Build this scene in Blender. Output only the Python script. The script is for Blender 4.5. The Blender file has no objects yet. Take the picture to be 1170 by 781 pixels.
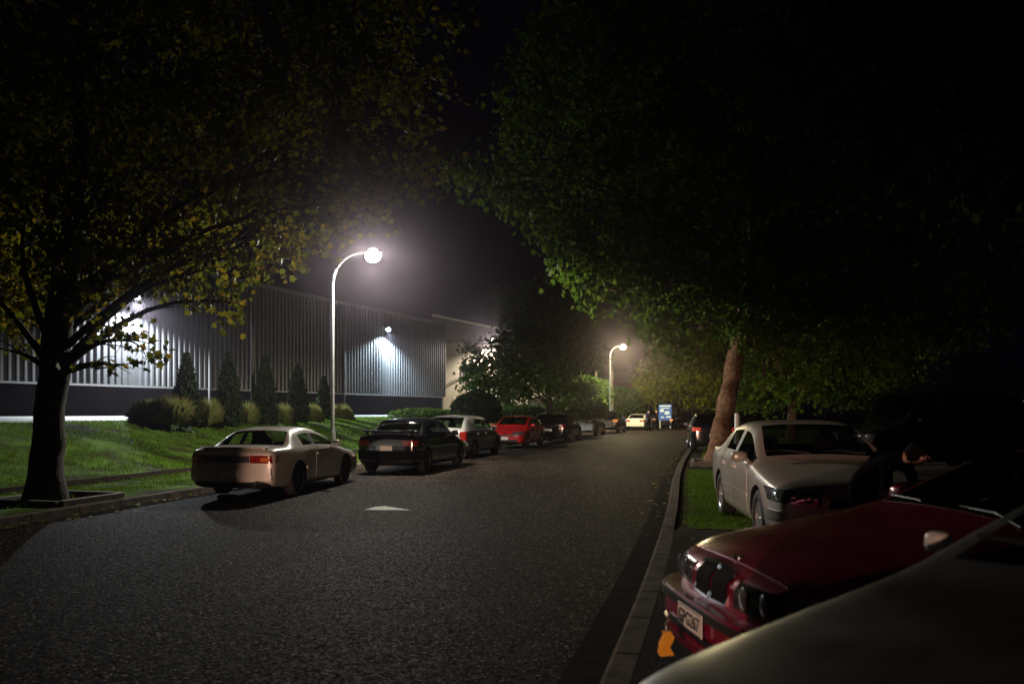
import bpy, bmesh, math, random
import numpy as np
from mathutils import Vector, Matrix
from mathutils.bvhtree import BVHTree

random.seed(7)
rng = np.random.default_rng(7)
S = bpy.context.scene
C = S.collection
PI = math.pi
CAM_H, F, HX, HY = 1.6, 910.0, 585.0, 470.0     # lens geometry used to read distances off the survey


def at(px, py, Y):
    """world point seen at a bearing, Y metres ahead"""
    return Vector(((px - HX) / F * Y, Y, CAM_H - (py - HY) / F * Y))


# ------------------------------------------------------------------ materials
MATS = {}


def new_mat(name):
    m = bpy.data.materials.new(name)
    m.use_nodes = True
    nt = m.node_tree
    return m, nt, nt.nodes['Principled BSDF']


def N(nt, t, **kw):
    n = nt.nodes.new(t)
    for k, v in kw.items():
        setattr(n, k, v)
    return n


def simple(name, col, rough=0.5, metal=0.0, coat=0.0, spec=0.5, var=0.0, vscale=8.0, bump=0.0, bscale=60.0):
    if name in MATS:
        return MATS[name]
    m, nt, b = new_mat(name)
    b.inputs['Roughness'].default_value = rough
    b.inputs['Metallic'].default_value = metal
    b.inputs['Coat Weight'].default_value = coat
    b.inputs['Coat Roughness'].default_value = 0.04
    b.inputs['Specular IOR Level'].default_value = spec
    b.inputs['Base Color'].default_value = (*col, 1)
    tc = N(nt, 'ShaderNodeTexCoord')
    if var > 0:
        no = N(nt, 'ShaderNodeTexNoise')
        no.inputs['Scale'].default_value = vscale
        no.inputs['Detail'].default_value = 6
        nt.links.new(tc.outputs['Object'], no.inputs['Vector'])
        r = N(nt, 'ShaderNodeValToRGB')
        r.color_ramp.elements[0].position = 0.3
        r.color_ramp.elements[1].position = 0.7
        r.color_ramp.elements[0].color = (*[c * (1 - var) for c in col], 1)
        r.color_ramp.elements[1].color = (*[min(1, c * (1 + var)) for c in col], 1)
        nt.links.new(no.outputs['Fac'], r.inputs['Fac'])
        nt.links.new(r.outputs['Color'], b.inputs['Base Color'])
    if bump > 0:
        n2 = N(nt, 'ShaderNodeTexNoise')
        n2.inputs['Scale'].default_value = bscale
        n2.inputs['Detail'].default_value = 5
        nt.links.new(tc.outputs['Object'], n2.inputs['Vector'])
        bp = N(nt, 'ShaderNodeBump')
        bp.inputs['Strength'].default_value = bump
        bp.inputs['Distance'].default_value = 0.02
        nt.links.new(n2.outputs['Fac'], bp.inputs['Height'])
        nt.links.new(bp.outputs['Normal'], b.inputs['Normal'])
    MATS[name] = m
    return m


PANEL = {}


def paint(name, col, metal=0.25, rough=0.35, coat=1.0, panel=False):
    """car paint outside, dark cloth and trim on the inner face of the shell"""
    if name in MATS:
        return MATS[name]
    m, nt, b = new_mat(name)
    b.inputs['Base Color'].default_value = (*col, 1)
    b.inputs['Metallic'].default_value = metal
    b.inputs['Roughness'].default_value = rough
    b.inputs['Coat Weight'].default_value = coat
    b.inputs['Coat Roughness'].default_value = 0.05
    tc = N(nt, 'ShaderNodeTexCoord')
    no = N(nt, 'ShaderNodeTexNoise')
    no.inputs['Scale'].default_value = 3.0
    no.inputs['Detail'].default_value = 8
    nt.links.new(tc.outputs['Object'], no.inputs['Vector'])
    mr = N(nt, 'ShaderNodeMapRange')
    mr.inputs['From Min'].default_value = 0.3
    mr.inputs['From Max'].default_value = 0.7
    mr.inputs['To Min'].default_value = rough * 0.75
    mr.inputs['To Max'].default_value = rough * 1.3
    nt.links.new(no.outputs['Fac'], mr.inputs['Value'])
    nt.links.new(mr.outputs['Result'], b.inputs['Roughness'])
    if panel:
        MATS[name] = m
        return m
    PANEL[m.name] = paint(name + '_panel', col, metal, rough, coat, True)
    inner = N(nt, 'ShaderNodeBsdfDiffuse')
    inner.inputs['Color'].default_value = (0.02, 0.02, 0.02, 1)
    geo = N(nt, 'ShaderNodeNewGeometry')
    mx = N(nt, 'ShaderNodeMixShader')
    nt.links.new(geo.outputs['Backfacing'], mx.inputs['Fac'])
    nt.links.new(b.outputs['BSDF'], mx.inputs[1])
    nt.links.new(inner.outputs['BSDF'], mx.inputs[2])
    nt.links.new(mx.outputs['Shader'], nt.nodes['Material Output'].inputs['Surface'])
    MATS[name] = m
    return m


def glass(name, tint=(0.80, 0.84, 0.82), rough=0.02):
    if name in MATS:
        return MATS[name]
    m, nt, b = new_mat(name)
    nt.nodes.remove(b)
    tr = N(nt, 'ShaderNodeBsdfTransparent')
    tr.inputs['Color'].default_value = (*tint, 1)
    gl = N(nt, 'ShaderNodeBsdfGlossy')
    gl.inputs['Roughness'].default_value = rough
    fr = N(nt, 'ShaderNodeFresnel')
    geo = N(nt, 'ShaderNodeNewGeometry')
    mr = N(nt, 'ShaderNodeMapRange')
    mr.inputs['To Min'].default_value = 1.5
    mr.inputs['To Max'].default_value = 1.0 / 1.5
    nt.links.new(geo.outputs['Backfacing'], mr.inputs['Value'])
    nt.links.new(mr.outputs['Result'], fr.inputs['IOR'])
    mx = N(nt, 'ShaderNodeMixShader')
    nt.links.new(fr.outputs['Fac'], mx.inputs['Fac'])
    nt.links.new(tr.outputs['BSDF'], mx.inputs[1])
    nt.links.new(gl.outputs['BSDF'], mx.inputs[2])
    nt.links.new(mx.outputs['Shader'], nt.nodes['Material Output'].inputs['Surface'])
    MATS[name] = m
    return m


def emit(name, col, strength):
    if name in MATS:
        return MATS[name]
    m, nt, b = new_mat(name)
    b.inputs['Base Color'].default_value = (*[min(0.8, c) for c in col], 1)
    b.inputs['Emission Color'].default_value = (*col, 1)
    b.inputs['Emission Strength'].default_value = strength
    m.cycles.emission_sampling = 'NONE' if strength > 10 else 'AUTO'
    MATS[name] = m
    return m


def leaf_mat(name, a, b_, c_, trans=0.45, rough=0.4, spec=0.12):
    """leaves: each leaf its own tint, light passes through the blade"""
    if name in MATS:
        return MATS[name]
    m, nt, b = new_mat(name)
    geo = N(nt, 'ShaderNodeNewGeometry')
    r = N(nt, 'ShaderNodeValToRGB')
    r.color_ramp.elements[0].color = (*a, 1)
    r.color_ramp.elements[1].color = (*c_, 1)
    e = r.color_ramp.elements.new(0.55)
    e.color = (*b_, 1)
    nt.links.new(geo.outputs['Random Per Island'], r.inputs['Fac'])
    nt.links.new(r.outputs['Color'], b.inputs['Base Color'])
    b.inputs['Roughness'].default_value = rough + 0.2
    b.inputs['Specular IOR Level'].default_value = spec
    t = N(nt, 'ShaderNodeBsdfTranslucent')
    nt.links.new(r.outputs['Color'], t.inputs['Color'])
    mx = N(nt, 'ShaderNodeMixShader')
    mx.inputs['Fac'].default_value = trans
    nt.links.new(b.outputs['BSDF'], mx.inputs[1])
    nt.links.new(t.outputs['BSDF'], mx.inputs[2])
    nt.links.new(mx.outputs['Shader'], nt.nodes['Material Output'].inputs['Surface'])
    MATS[name] = m
    return m


def asphalt_mat(name, base, chip, scale=75.0, bump=0.9, rough=0.42, spec=0.15):
    m, nt, b = new_mat(name)
    tc = N(nt, 'ShaderNodeTexCoord')
    vo = N(nt, 'ShaderNodeTexVoronoi')
    vo.inputs['Scale'].default_value = scale
    nt.links.new(tc.outputs['Object'], vo.inputs['Vector'])
    vo2 = N(nt, 'ShaderNodeTexVoronoi')
    vo2.inputs['Scale'].default_value = scale * 0.45
    nt.links.new(tc.outputs['Object'], vo2.inputs['Vector'])
    big = N(nt, 'ShaderNodeTexNoise')
    big.inputs['Scale'].default_value = 0.55
    big.inputs['Detail'].default_value = 7
    mp = N(nt, 'ShaderNodeMapping')
    mp.inputs['Rotation'].default_value = (0, 0, math.radians(15))
    mp.inputs['Scale'].default_value = (1.7, 0.22, 1)
    nt.links.new(tc.outputs['Object'], mp.inputs['Vector'])
    nt.links.new(mp.outputs['Vector'], big.inputs['Vector'])
    sep = N(nt, 'ShaderNodeSeparateColor')
    nt.links.new(vo.outputs['Color'], sep.inputs['Color'])
    r = N(nt, 'ShaderNodeValToRGB')
    els = r.color_ramp.elements
    els[0].color = (*[x * 0.4 for x in base], 1)
    els[0].position = 0.2
    els[1].color = (*chip, 1)
    els[1].position = 1.0
    for p_, c_ in ((0.6, base), (0.86, [x * 0.93 + y * 0.07 for x, y in zip(base, chip)]), (0.95, [x * 0.7 + y * 0.3 for x, y in zip(base, chip)])):
        e = els.new(p_)
        e.color = (*c_, 1)
    nt.links.new(sep.outputs['Red'], r.inputs['Fac'])
    mul = N(nt, 'ShaderNodeMix', data_type='RGBA', blend_type='MULTIPLY')
    mul.inputs['Factor'].default_value = 1.0
    rr = N(nt, 'ShaderNodeValToRGB')
    rr.color_ramp.elements[0].color = (0.5, 0.5, 0.52, 1)
    rr.color_ramp.elements[1].color = (1.5, 1.42, 1.36, 1)
    rr.color_ramp.elements[0].position = 0.3
    rr.color_ramp.elements[1].position = 0.72
    nt.links.new(big.outputs['Fac'], rr.inputs['Fac'])
    nt.links.new(r.outputs['Color'], mul.inputs['A'])
    nt.links.new(rr.outputs['Color'], mul.inputs['B'])
    nt.links.new(mul.outputs['Result'], b.inputs['Base Color'])
    mr = N(nt, 'ShaderNodeMapRange')
    mr.inputs['To Min'].default_value = rough - 0.12
    mr.inputs['To Max'].default_value = rough + 0.25
    nt.links.new(sep.outputs['Green'], mr.inputs['Value'])
    nt.links.new(mr.outputs['Result'], b.inputs['Roughness'])
    add = N(nt, 'ShaderNodeMath', operation='ADD')
    nt.links.new(vo.outputs['Distance'], add.inputs[0])
    nt.links.new(vo2.outputs['Distance'], add.inputs[1])
    inv = N(nt, 'ShaderNodeMath', operation='MULTIPLY')
    inv.inputs[1].default_value = -1.0
    nt.links.new(add.outputs[0], inv.inputs[0])
    bp = N(nt, 'ShaderNodeBump')
    bp.inputs['Strength'].default_value = bump
    bp.inputs['Distance'].default_value = 0.008
    nt.links.new(inv.outputs[0], bp.inputs['Height'])
    nt.links.new(bp.outputs['Normal'], b.inputs['Normal'])
    b.inputs['Specular IOR Level'].default_value = spec
    MATS[name] = m
    return m


M_road = asphalt_mat('chipseal', (0.0016, 0.0013, 0.0011), (0.31, 0.24, 0.195), 58, 0.45, 0.75, spec=0.022)
M_drive = asphalt_mat('driveway_asphalt', (0.006, 0.0048, 0.004), (0.07, 0.056, 0.047), 110, 0.5, 0.8, spec=0.03)
M_path = simple('path_asphalt', (0.022, 0.017, 0.015), 1.0, spec=0.0, var=0.4, vscale=6)
M_kerb = simple('kerb_concrete', (0.085, 0.066, 0.052), 0.95, spec=0.1, var=0.5, vscale=5, bump=0.5, bscale=90)
M_chan = simple('channel_concrete', (0.021, 0.017, 0.0145), 1.0, spec=0.02, var=0.45, vscale=4, bump=0.4, bscale=90)
M_conc = simple('forecourt_concrete', (0.035, 0.036, 0.037), 0.8, var=0.15, vscale=0.8)
M_lawn = simple('lawn_soil', (0.05, 0.10, 0.010), 1.0, spec=0.05, var=0.5, vscale=1.2, bump=1.0, bscale=25)
for n_ in M_lawn.node_tree.nodes:
    if n_.type == 'VALTORGB':
        n_.color_ramp.elements[0].color = (0.022, 0.024, 0.007, 1)
        n_.color_ramp.elements[0].position = 0.36
M_dirt = simple('dirt', (0.03, 0.022, 0.016), 1.0, spec=0.05, var=0.5, vscale=3, bump=0.8, bscale=40)
M_grass = leaf_mat('grass_blades', (0.055, 0.125, 0.006), (0.09, 0.19, 0.008), (0.15, 0.20, 0.02), 0.4, 0.5)
M_bark = simple('dark_bark', (0.035, 0.026, 0.02), 0.9, var=0.4, vscale=7, bump=1.0, bscale=22)
M_bark2 = simple('red_brown_bark', (0.14, 0.078, 0.047), 0.95, spec=0.15, var=0.5, vscale=9, bump=1.0, bscale=30)
M_leafL = leaf_mat('maple_leaves', (0.08, 0.11, 0.012), (0.16, 0.16, 0.012), (0.26, 0.17, 0.012), 0.55)
M_leafR = leaf_mat('plane_leaves', (0.045, 0.10, 0.010), (0.08, 0.15, 0.014), (0.13, 0.16, 0.018), 0.45)
M_leafD = leaf_mat('dark_leaves', (0.03, 0.075, 0.012), (0.055, 0.11, 0.014), (0.08, 0.13, 0.02), 0.35)
M_leafN = leaf_mat('painted_shade_leaves', (0.012, 0.02, 0.006), (0.018, 0.03, 0.008), (0.03, 0.035, 0.01), 0.2, 0.6, 0.02)  # leaf colour darkened, shade of the unlit crown put into the tone
M_leafY = leaf_mat('yellow_leaves', (0.11, 0.16, 0.01), (0.18, 0.22, 0.012), (0.27, 0.24, 0.02), 0.45)
M_conif = leaf_mat('conifer_needles', (0.012, 0.022, 0.010), (0.018, 0.03, 0.012), (0.03, 0.04, 0.016), 0.1, 0.7)
M_hedge = leaf_mat('hedge_leaves', (0.05, 0.10, 0.014), (0.08, 0.15, 0.02), (0.11, 0.17, 0.03), 0.3)
M_tuft = leaf_mat('tussock', (0.11, 0.13, 0.03), (0.16, 0.17, 0.045), (0.22, 0.19, 0.07), 0.4, 0.5)
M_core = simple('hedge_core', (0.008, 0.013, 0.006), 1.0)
M_steel = simple('galvanised', (0.45, 0.45, 0.44), 0.45, metal=0.7, var=0.2, vscale=6)
M_dpole = simple('dark_pole', (0.04, 0.038, 0.036), 0.7)
M_clad = simple('cladding', (0.032, 0.034, 0.037), 0.5, metal=0.2, var=0.12, vscale=0.7)
M_dbase = simple('dark_base_wall', (0.008, 0.008, 0.010), 1.0, spec=0.1, var=0.25, vscale=1.0)
M_roofm = simple('roof_metal', (0.10, 0.10, 0.105), 0.5, metal=0.4)
M_cream = simple('cream_render', (0.42, 0.36, 0.28), 0.85, var=0.12, vscale=0.8)
M_fascia = simple('grey_fascia', (0.14, 0.13, 0.13), 0.7)
M_white = simple('white_paint', (0.75, 0.75, 0.73), 0.5, var=0.06, vscale=3)
M_maroon = simple('maroon_wall', (0.12, 0.03, 0.025), 0.85, var=0.2, vscale=1)
M_timber = simple('weathered_timber', (0.13, 0.11, 0.085), 0.8, var=0.4, vscale=6, bump=0.6, bscale=30)
M_black = simple('black_plastic', (0.012, 0.012, 0.013), 0.45)
M_rubber = simple('tyre_rubber', (0.014, 0.014, 0.014), 0.8, bump=0.3, bscale=80)
M_alloy = simple('alloy', (0.55, 0.55, 0.56), 0.3, metal=0.85)
M_dalloy = simple('dark_alloy', (0.05, 0.05, 0.052), 0.4, metal=0.6)
M_chrome = simple('chrome', (0.75, 0.75, 0.76), 0.12, metal=1.0)
M_grille = simple('grille_black', (0.006, 0.006, 0.006), 0.9, spec=0.05)
M_cloth = simple('seat_cloth', (0.03, 0.03, 0.032), 0.95)
M_glass = glass('car_glass')
M_glass2 = glass('dusty_glass', (0.42, 0.44, 0.43))
M_glassd = glass('tinted_glass', (0.16, 0.18, 0.18))
M_lens = simple('headlamp_lens', (0.35, 0.36, 0.37), 0.08, metal=0.75, coat=1.0, var=0.75, vscale=22)
M_dlens = simple('smoked_headlamp', (0.05, 0.05, 0.055), 0.07, metal=0.3, coat=1.0, var=0.8, vscale=26)
M_red = simple('red_lens', (0.22, 0.012, 0.008), 0.12, coat=1.0, var=0.4, vscale=18)
M_redlit = emit('lit_red_lens', (1.0, 0.06, 0.02), 0.12)
M_orange = simple('amber_lens', (0.6, 0.16, 0.02), 0.12, coat=1.0)
M_orglint = emit('glint_amber_lens', (1.0, 0.35, 0.08), 1.2)  # reflected headlight glint on an unlit amber lens, put in as emission
M_plate = simple('plate_white', (0.72, 0.71, 0.66), 0.4)
M_ink = simple('plate_ink', (0.01, 0.01, 0.012), 0.5)
M_yellow = simple('yellow_webbing', (0.80, 0.36, 0.02), 0.7, var=0.15, vscale=40, bump=0.5, bscale=200)
M_mark = simple('road_paint', (0.36, 0.36, 0.33), 0.7, var=0.7, vscale=18, bump=0.6, bscale=60)
M_skin = simple('skin', (0.42, 0.24, 0.16), 0.55)
M_darkcl = simple('dark_clothes', (0.004, 0.004, 0.005), 1.0, spec=0.02, var=0.3, vscale=8)
M_navy = simple('navy_clothes', (0.02, 0.03, 0.08), 1.0, spec=0.02, var=0.3, vscale=8)
M_denim = simple('denim', (0.04, 0.06, 0.13), 1.0, spec=0.02, var=0.3, vscale=20)
M_hair = simple('dark_hair', (0.006, 0.0045, 0.0035), 0.95, spec=0.05, var=0.4, vscale=60)


# ------------------------------------------------------------------ helpers
def tag(o, label=None, cat=None, group=None, kind=None):
    if label: o['label'] = label
    if cat: o['category'] = cat
    if group: o['group'] = group
    if kind: o['kind'] = kind
    return o


def thing(name, label, cat, loc=(0, 0, 0), rz=0.0, group=None):
    o = bpy.data.objects.new(name, None)
    o.empty_display_size = 0.2
    C.objects.link(o)
    o.location = loc
    o.rotation_euler = (0, 0, rz)
    return tag(o, label, cat, group)


def mesh_obj(name, verts, faces, mat, parent=None, smooth=False, midx=None):
    me = bpy.data.meshes.new(name)
    me.from_pydata([tuple(v) for v in verts], [], faces)
    mats = mat if isinstance(mat, (list, tuple)) else [mat]
    for m in mats:
        me.materials.append(m)
    if midx is not None:
        me.polygons.foreach_set('material_index', midx)
    if smooth:
        me.polygons.foreach_set('use_smooth', [True] * len(me.polygons))
    me.update()
    o = bpy.data.objects.new(name, me)
    C.objects.link(o)
    if parent: o.parent = parent
    return o


def bm_obj(name, bm, mat, parent=None, smooth=False, sharp=None):
    bmesh.ops.recalc_face_normals(bm, faces=bm.faces)
    me = bpy.data.meshes.new(name)
    bm.to_mesh(me)
    bm.free()
    mats = mat if isinstance(mat, (list, tuple)) else [mat]
    for m in mats:
        me.materials.append(m)
    if smooth:
        me.polygons.foreach_set('use_smooth', [True] * len(me.polygons))
        if sharp:
            me.set_sharp_from_angle(angle=math.radians(sharp))
    o = bpy.data.objects.new(name, me)
    C.objects.link(o)
    if parent: o.parent = parent
    return o


def fast_mesh(name, V, nper, mat, parent=None, tri=None):
    """V: (n, nper, 3) array, every element one polygon with nper corners"""
    n = V.shape[0]
    me = bpy.data.meshes.new(name)
    me.vertices.add(n * nper)
    me.vertices.foreach_set('co', V.astype(np.float32).ravel())
    me.loops.add(n * nper)
    me.loops.foreach_set('vertex_index', np.arange(n * nper, dtype=np.int32))
    me.polygons.add(n)
    me.polygons.foreach_set('loop_start', np.arange(0, n * nper, nper, dtype=np.int32))
    me.materials.append(mat)
    me.update(calc_edges=True)
    o = bpy.data.objects.new(name, me)
    C.objects.link(o)
    if parent: o.parent = parent
    return o


def add_box(bm, c, s, rot=None, bevel=0.0):
    m = Matrix.Translation(c) @ (rot.to_4x4() if rot else Matrix.Identity(4)) @ Matrix.Diagonal((s[0], s[1], s[2], 1))
    r = bmesh.ops.create_cube(bm, size=1.0, matrix=m)
    if bevel > 0:
        es = list({e for v in r['verts'] for e in v.link_edges})
        bmesh.ops.bevel(bm, geom=es, offset=bevel, segments=2, affect='EDGES', profile=0.5)


def add_tube(bm, pts, radii, seg=12, caps=True):
    rings = []
    pts = [Vector(p) for p in pts]
    ref = Vector((0.31, 0.2, 0.93)).normalized()
    for i, p in enumerate(pts):
        a = pts[max(0, i - 1)]
        b = pts[min(len(pts) - 1, i + 1)]
        t = (b - a).normalized()
        if abs(t.dot(ref)) > 0.97:
            u = t.cross(Vector((1, 0, 0))).normalized()
        else:
            u = t.cross(ref).normalized()
        v = t.cross(u).normalized()
        r = radii[i] if isinstance(radii, (list, tuple)) else radii
        rings.append([bm.verts.new(p + (u * math.cos(2 * PI * k / seg) + v * math.sin(2 * PI * k / seg)) * r) for k in range(seg)])
    for i in range(len(rings) - 1):
        for k in range(seg):
            bm.faces.new((rings[i][k], rings[i][(k + 1) % seg], rings[i + 1][(k + 1) % seg], rings[i + 1][k]))
    if caps:
        bm.faces.new(rings[0][::-1])
        bm.faces.new(rings[-1])


def lerp(x, xs, ys):
    return float(np.interp(x, xs, ys))


def smooth_table(xs, ys):
    """monotone-ish cubic through the table"""
    xs = np.array(xs, float); ys = np.array(ys, float)
    m = np.gradient(ys, xs)

    def f(x):
        x = min(max(x, xs[0]), xs[-1] - 1e-6)
        i = int(np.searchsorted(xs, x, side='right')) - 1
        h = xs[i + 1] - xs[i]
        t = (x - xs[i]) / h
        return ((2 * t**3 - 3 * t**2 + 1) * ys[i] + (t**3 - 2 * t**2 + t) * h * m[i]
                + (-2 * t**3 + 3 * t**2) * ys[i + 1] + (t**3 - t**2) * h * m[i + 1])
    return f


XL = smooth_table([-45, -15, 0, 11, 15, 20, 33, 48, 66, 80, 110, 150], [-20.5, -13.2, -9.8, -7.05, -6.15, -4.95, -1.65, 2.65, 8.35, 13.4, 26, 46])
XR = smooth_table([-45, -15, 0, 4.65, 6.56, 11, 20, 31, 45, 66, 80, 110, 150], [-11, -4.2, -0.62, 0.54, 1.03, 2.1, 4.1, 6.85, 10.9, 18.0, 23.4, 37, 58])


def nrm(fx, Y):
    t = Vector((fx(Y + 0.5) - fx(Y - 0.5), 1.0)).normalized()
    return Vector((-t.y, t.x))            # points left


def sstep(a, b, x):
    t = min(1, max(0, (x - a) / (b - a)))
    return t * t * (3 - 2 * t)


def wob(x, y):
    return (math.sin(x * 1.1 + y * 0.7) + math.sin(x * 0.43 - y * 1.7 + 1.3) + 0.7 * math.sin(y * 2.3 + x * 0.9 + 0.4)) / 2.7


def z_left(d, Y):
    z = 0.13 + 1.10 * sstep(3.6, 9.0, d) + max(0, d - 9.0) * 0.012
    if 3.4 < d < 10:
        z += 0.085 * wob(d * 1.9, Y * 0.5) * sstep(3.4, 4.6, d) * (1 - sstep(8.5, 10, d))
    return z


def z_right(d, Y):
    return 0.03 + 0.025 * sstep(9.3, 10.7, Y) + min(d, 12) * 0.003


def left_pt(d, Y, dz=0.0):
    n = nrm(XL, Y)
    return Vector((XL(Y) + n.x * d, Y + n.y * d, z_left(d, Y) + dz))


def right_pt(d, Y, dz=0.0):
    n = nrm(XR, Y)
    return Vector((XR(Y) - n.x * d, Y - n.y * d, z_right(d, Y) + dz))


def strip(name, fn, ds, ys, mat, dz=0.0, kind='structure', smooth=True):
    V = [fn(d, y, dz) for y in ys for d in ds]
    w = len(ds)
    Fc = [(i * w + j, i * w + j + 1, (i + 1) * w + j + 1, (i + 1) * w + j) for i in range(len(ys) - 1) for j in range(w - 1)]
    o = mesh_obj(name, V, Fc, mat, None, smooth)
    bm = bmesh.new(); bm.from_mesh(o.data)
    bmesh.ops.recalc_face_normals(bm, faces=bm.faces)
    if sum(f.normal.z for f in bm.faces) < 0:
        bmesh.ops.reverse_faces(bm, faces=bm.faces)
    bm.to_mesh(o.data); bm.free()
    return tag(o, kind=kind)


# ------------------------------------------------------------------ the setting
ys_all = list(np.arange(-40, 60, 0.7)) + list(np.arange(60, 146, 2.0))
bm = bmesh.new()
bmesh.ops.create_grid(bm, x_segments=4, y_segments=4, size=600)
g = bm_obj('ground', bm, M_dirt); g.location = (0, 200, -0.06); tag(g, kind='structure')


def road_pt(s, Y, dz=0):
    a, b = XL(Y), XR(Y)
    return Vector((a + (b - a) * s, Y, 0.05 * (1 - (2 * s - 1)**2) - 0.0 + dz))


strip('road', road_pt, list(np.linspace(-0.02, 1.02, 13)), ys_all, M_road)
dsL = [0.15, 0.6, 1.2, 1.9, 2.55, 3.0, 3.6] + list(np.arange(3.9, 10.6, 0.33)) + [11.5, 14, 18, 24, 32, 45, 70]
strip('lawn', left_pt, dsL, ys_all, M_lawn)
strip('footpath', left_pt, [2.55, 3.0, 3.55], ys_all, M_path, 0.012)
strip('forecourt', left_pt, [9.9, 11, 14, 18, 24, 36], list(np.arange(8, 100, 2.0)), M_conc, 0.006)
dsR = [0.15, 0.5, 1.0, 1.6, 2.4, 3.4, 5, 8, 14, 25, 45, 80]
strip('verge', right_pt, dsR, ys_all, M_dirt)
strip('driveway', right_pt, [0.16, 1, 3, 6, 10, 16], list(np.arange(-6, 10.01, 0.5)), M_drive, 0.006)
strip('lawn', right_pt, [0.32, 0.6, 1.2, 1.9, 2.6, 3.6, 5], list(np.arange(10.6, 20.8, 0.4)), M_lawn, 0.006)
strip('lawn', right_pt, [0.6, 1.2, 1.9, 2.6, 3.6, 6], list(np.arange(21.9, 48.5, 0.7)), M_lawn, 0.006)
strip('lawn', right_pt, [0.3, 2, 4, 7], list(np.arange(60, 120, 2.0)), M_lawn, 0.006)


def kerb(name, fx, side, hfun, y0, y1):
    ys = [y + k for y in np.arange(y0, y1, 0.9) for k in (0.0, 0.45, 0.876, 0.888)]
    prof = [(-0.27, -0.004), (-0.03, 0.0), (0.0, 1.0), (0.035, 1.06), (0.15, 1.06)]
    V, Fc, mi = [], [], []
    for y in ys:
        n = nrm(fx, y) * side
        h = hfun(y)
        gap = abs((y - y0) % 0.9 - 0.888) < 0.004
        for (d, k) in prof:
            V.append((fx(y) + n.x * (d + (0.012 if gap and k > 0 else 0)), y + n.y * d, 0.012 + max(0, k) * h - (0.014 if gap and k > 0 else 0)))
    w = len(prof)
    for i in range(len(ys) - 1):
        for j in range(w - 1):
            Fc.append((i * w + j, i * w + j + 1, (i + 1) * w + j + 1, (i + 1) * w + j))
            mi.append(1 if j == 0 else 0)
    o = mesh_obj(name, V, Fc, [M_kerb, M_chan], None, False, mi)
    return tag(o, kind='structure')


kerb('kerb', XL, 1, lambda y: 0.11, -38, 120)
kerb('kerb', XR, -1, lambda y: 0.02 + 0.075 * sstep(10.35, 10.75, y) * (1 - sstep(20.9, 21.2, y) * (1 - sstep(21.7, 22.0, y)) * 0.0), -38, 120)
# painted triangle on the road
a = Vector((-1.95, 12.75, 0.0))
o = mesh_obj('road_marking', [(-2.33, 12.55, 0.056), (-1.58, 12.5, 0.056), (-2.08, 13.05, 0.056), (-2.22, 12.95, 0.056)], [(0, 1, 2, 3)], M_mark)
tag(o, kind='structure')


# ------------------------------------------------------------------ grass blades (stuff)
def blades(name, fn, d0, d1, y0, y1, n, h, w, thin=None):
    ds = rng.uniform(d0, d1, n)
    ysr = rng.uniform(y0, y1, n)
    out = np.zeros((n, 3, 3), np.float32)
    k = 0
    for d, y in zip(ds, ysr):
        if thin and rng.random() > thin(d, y):
            continue
        p = fn(d, y)
        an = rng.uniform(0, 2 * PI)
        hh = h * rng.uniform(0.45, 1.25)
        ww = w * rng.uniform(0.6, 1.3)
        ux, uy = math.cos(an) * ww, math.sin(an) * ww
        lx, ly = rng.normal(0, 0.4, 2) * hh
        out[k] = ((p.x - ux, p.y - uy, p.z - 0.005), (p.x + ux, p.y + uy, p.z - 0.005), (p.x + lx, p.y + ly, p.z + hh))
        k += 1
    o = fast_mesh(name, out[:k], 3, M_grass)
    return tag(o, kind='stuff')


def patchy(d, y):
    return 0.12 + 0.88 * sstep(-0.55, 0.25, wob(d * 2.1 + 3, y * 1.4) + 0.35 * wob(d * 6.3, y * 4.7))


tag(blades('grass', left_pt, 3.65, 11.0, 8, 62, 110000, 0.075, 0.011, patchy), 'mown green grass covering the bank below the steel shed', 'grass')
tag(blades('grass', left_pt, 0.45, 2.55, 5, 50, 50000, 0.07, 0.009, lambda d, y: sstep(0.3, 1.3, d) * patchy(d, y)), 'green grass between the far kerb and the dark footpath', 'grass')
tag(blades('grass', right_pt, 0.24, 4.4, 10.5, 20.8, 70000, 0.06, 0.006, lambda d, y: sstep(0.2, 0.45, d + 0.2 * wob(d * 5, y * 3)) * sstep(10.4, 11.1, y + 0.3 * wob(d * 4, y * 2)) * (0.5 + 0.5 * patchy(d, y))), 'bright green grass beside the silver sedan behind the near kerb', 'grass')
tag(blades('grass', right_pt, 0.6, 4.5, 21.9, 48, 24000, 0.08, 0.012, patchy), 'grass on the verge beyond the leaning tree trunk', 'grass')


# ------------------------------------------------------------------ foliage
LOBED = np.array([(0, 0), (0.10, 0.16), (0.46, 0.10), (0.30, 0.36), (0.50, 0.62), (0.20, 0.64), (0, 1.0),
                  (-0.20, 0.64), (-0.50, 0.62), (-0.30, 0.36), (-0.46, 0.10), (-0.10, 0.16)], float)
OVAL = np.array([(0, 0), (0.24, 0.3), (0.22, 0.65), (0, 1), (-0.22, 0.65), (-0.24, 0.3)], float)


def leaf_array(P, size, shape, droop=0.5, spread=1.0):
    n = len(P)
    k = len(shape)
    d = rng.normal(0, 1, (n, 3)); d[:, 2] -= droop
    d /= np.linalg.norm(d, axis=1)[:, None] + 1e-9
    r = rng.normal(0, 1, (n, 3))
    s = np.cross(d, r); s /= np.linalg.norm(s, axis=1)[:, None] + 1e-9
    nn = np.cross(d, s)
    sz = size * rng.uniform(0.6, 1.25, n)
    bend = rng.uniform(-0.25, 0.25, n)
    V = np.zeros((n, k, 3))
    for i, (a, b) in enumerate(shape):
        V[:, i] = P + (s * a + d * b + nn * (bend * (a * a * 2 + b * b * 0.6))[:, None]) * sz[:, None]
    return V


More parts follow.
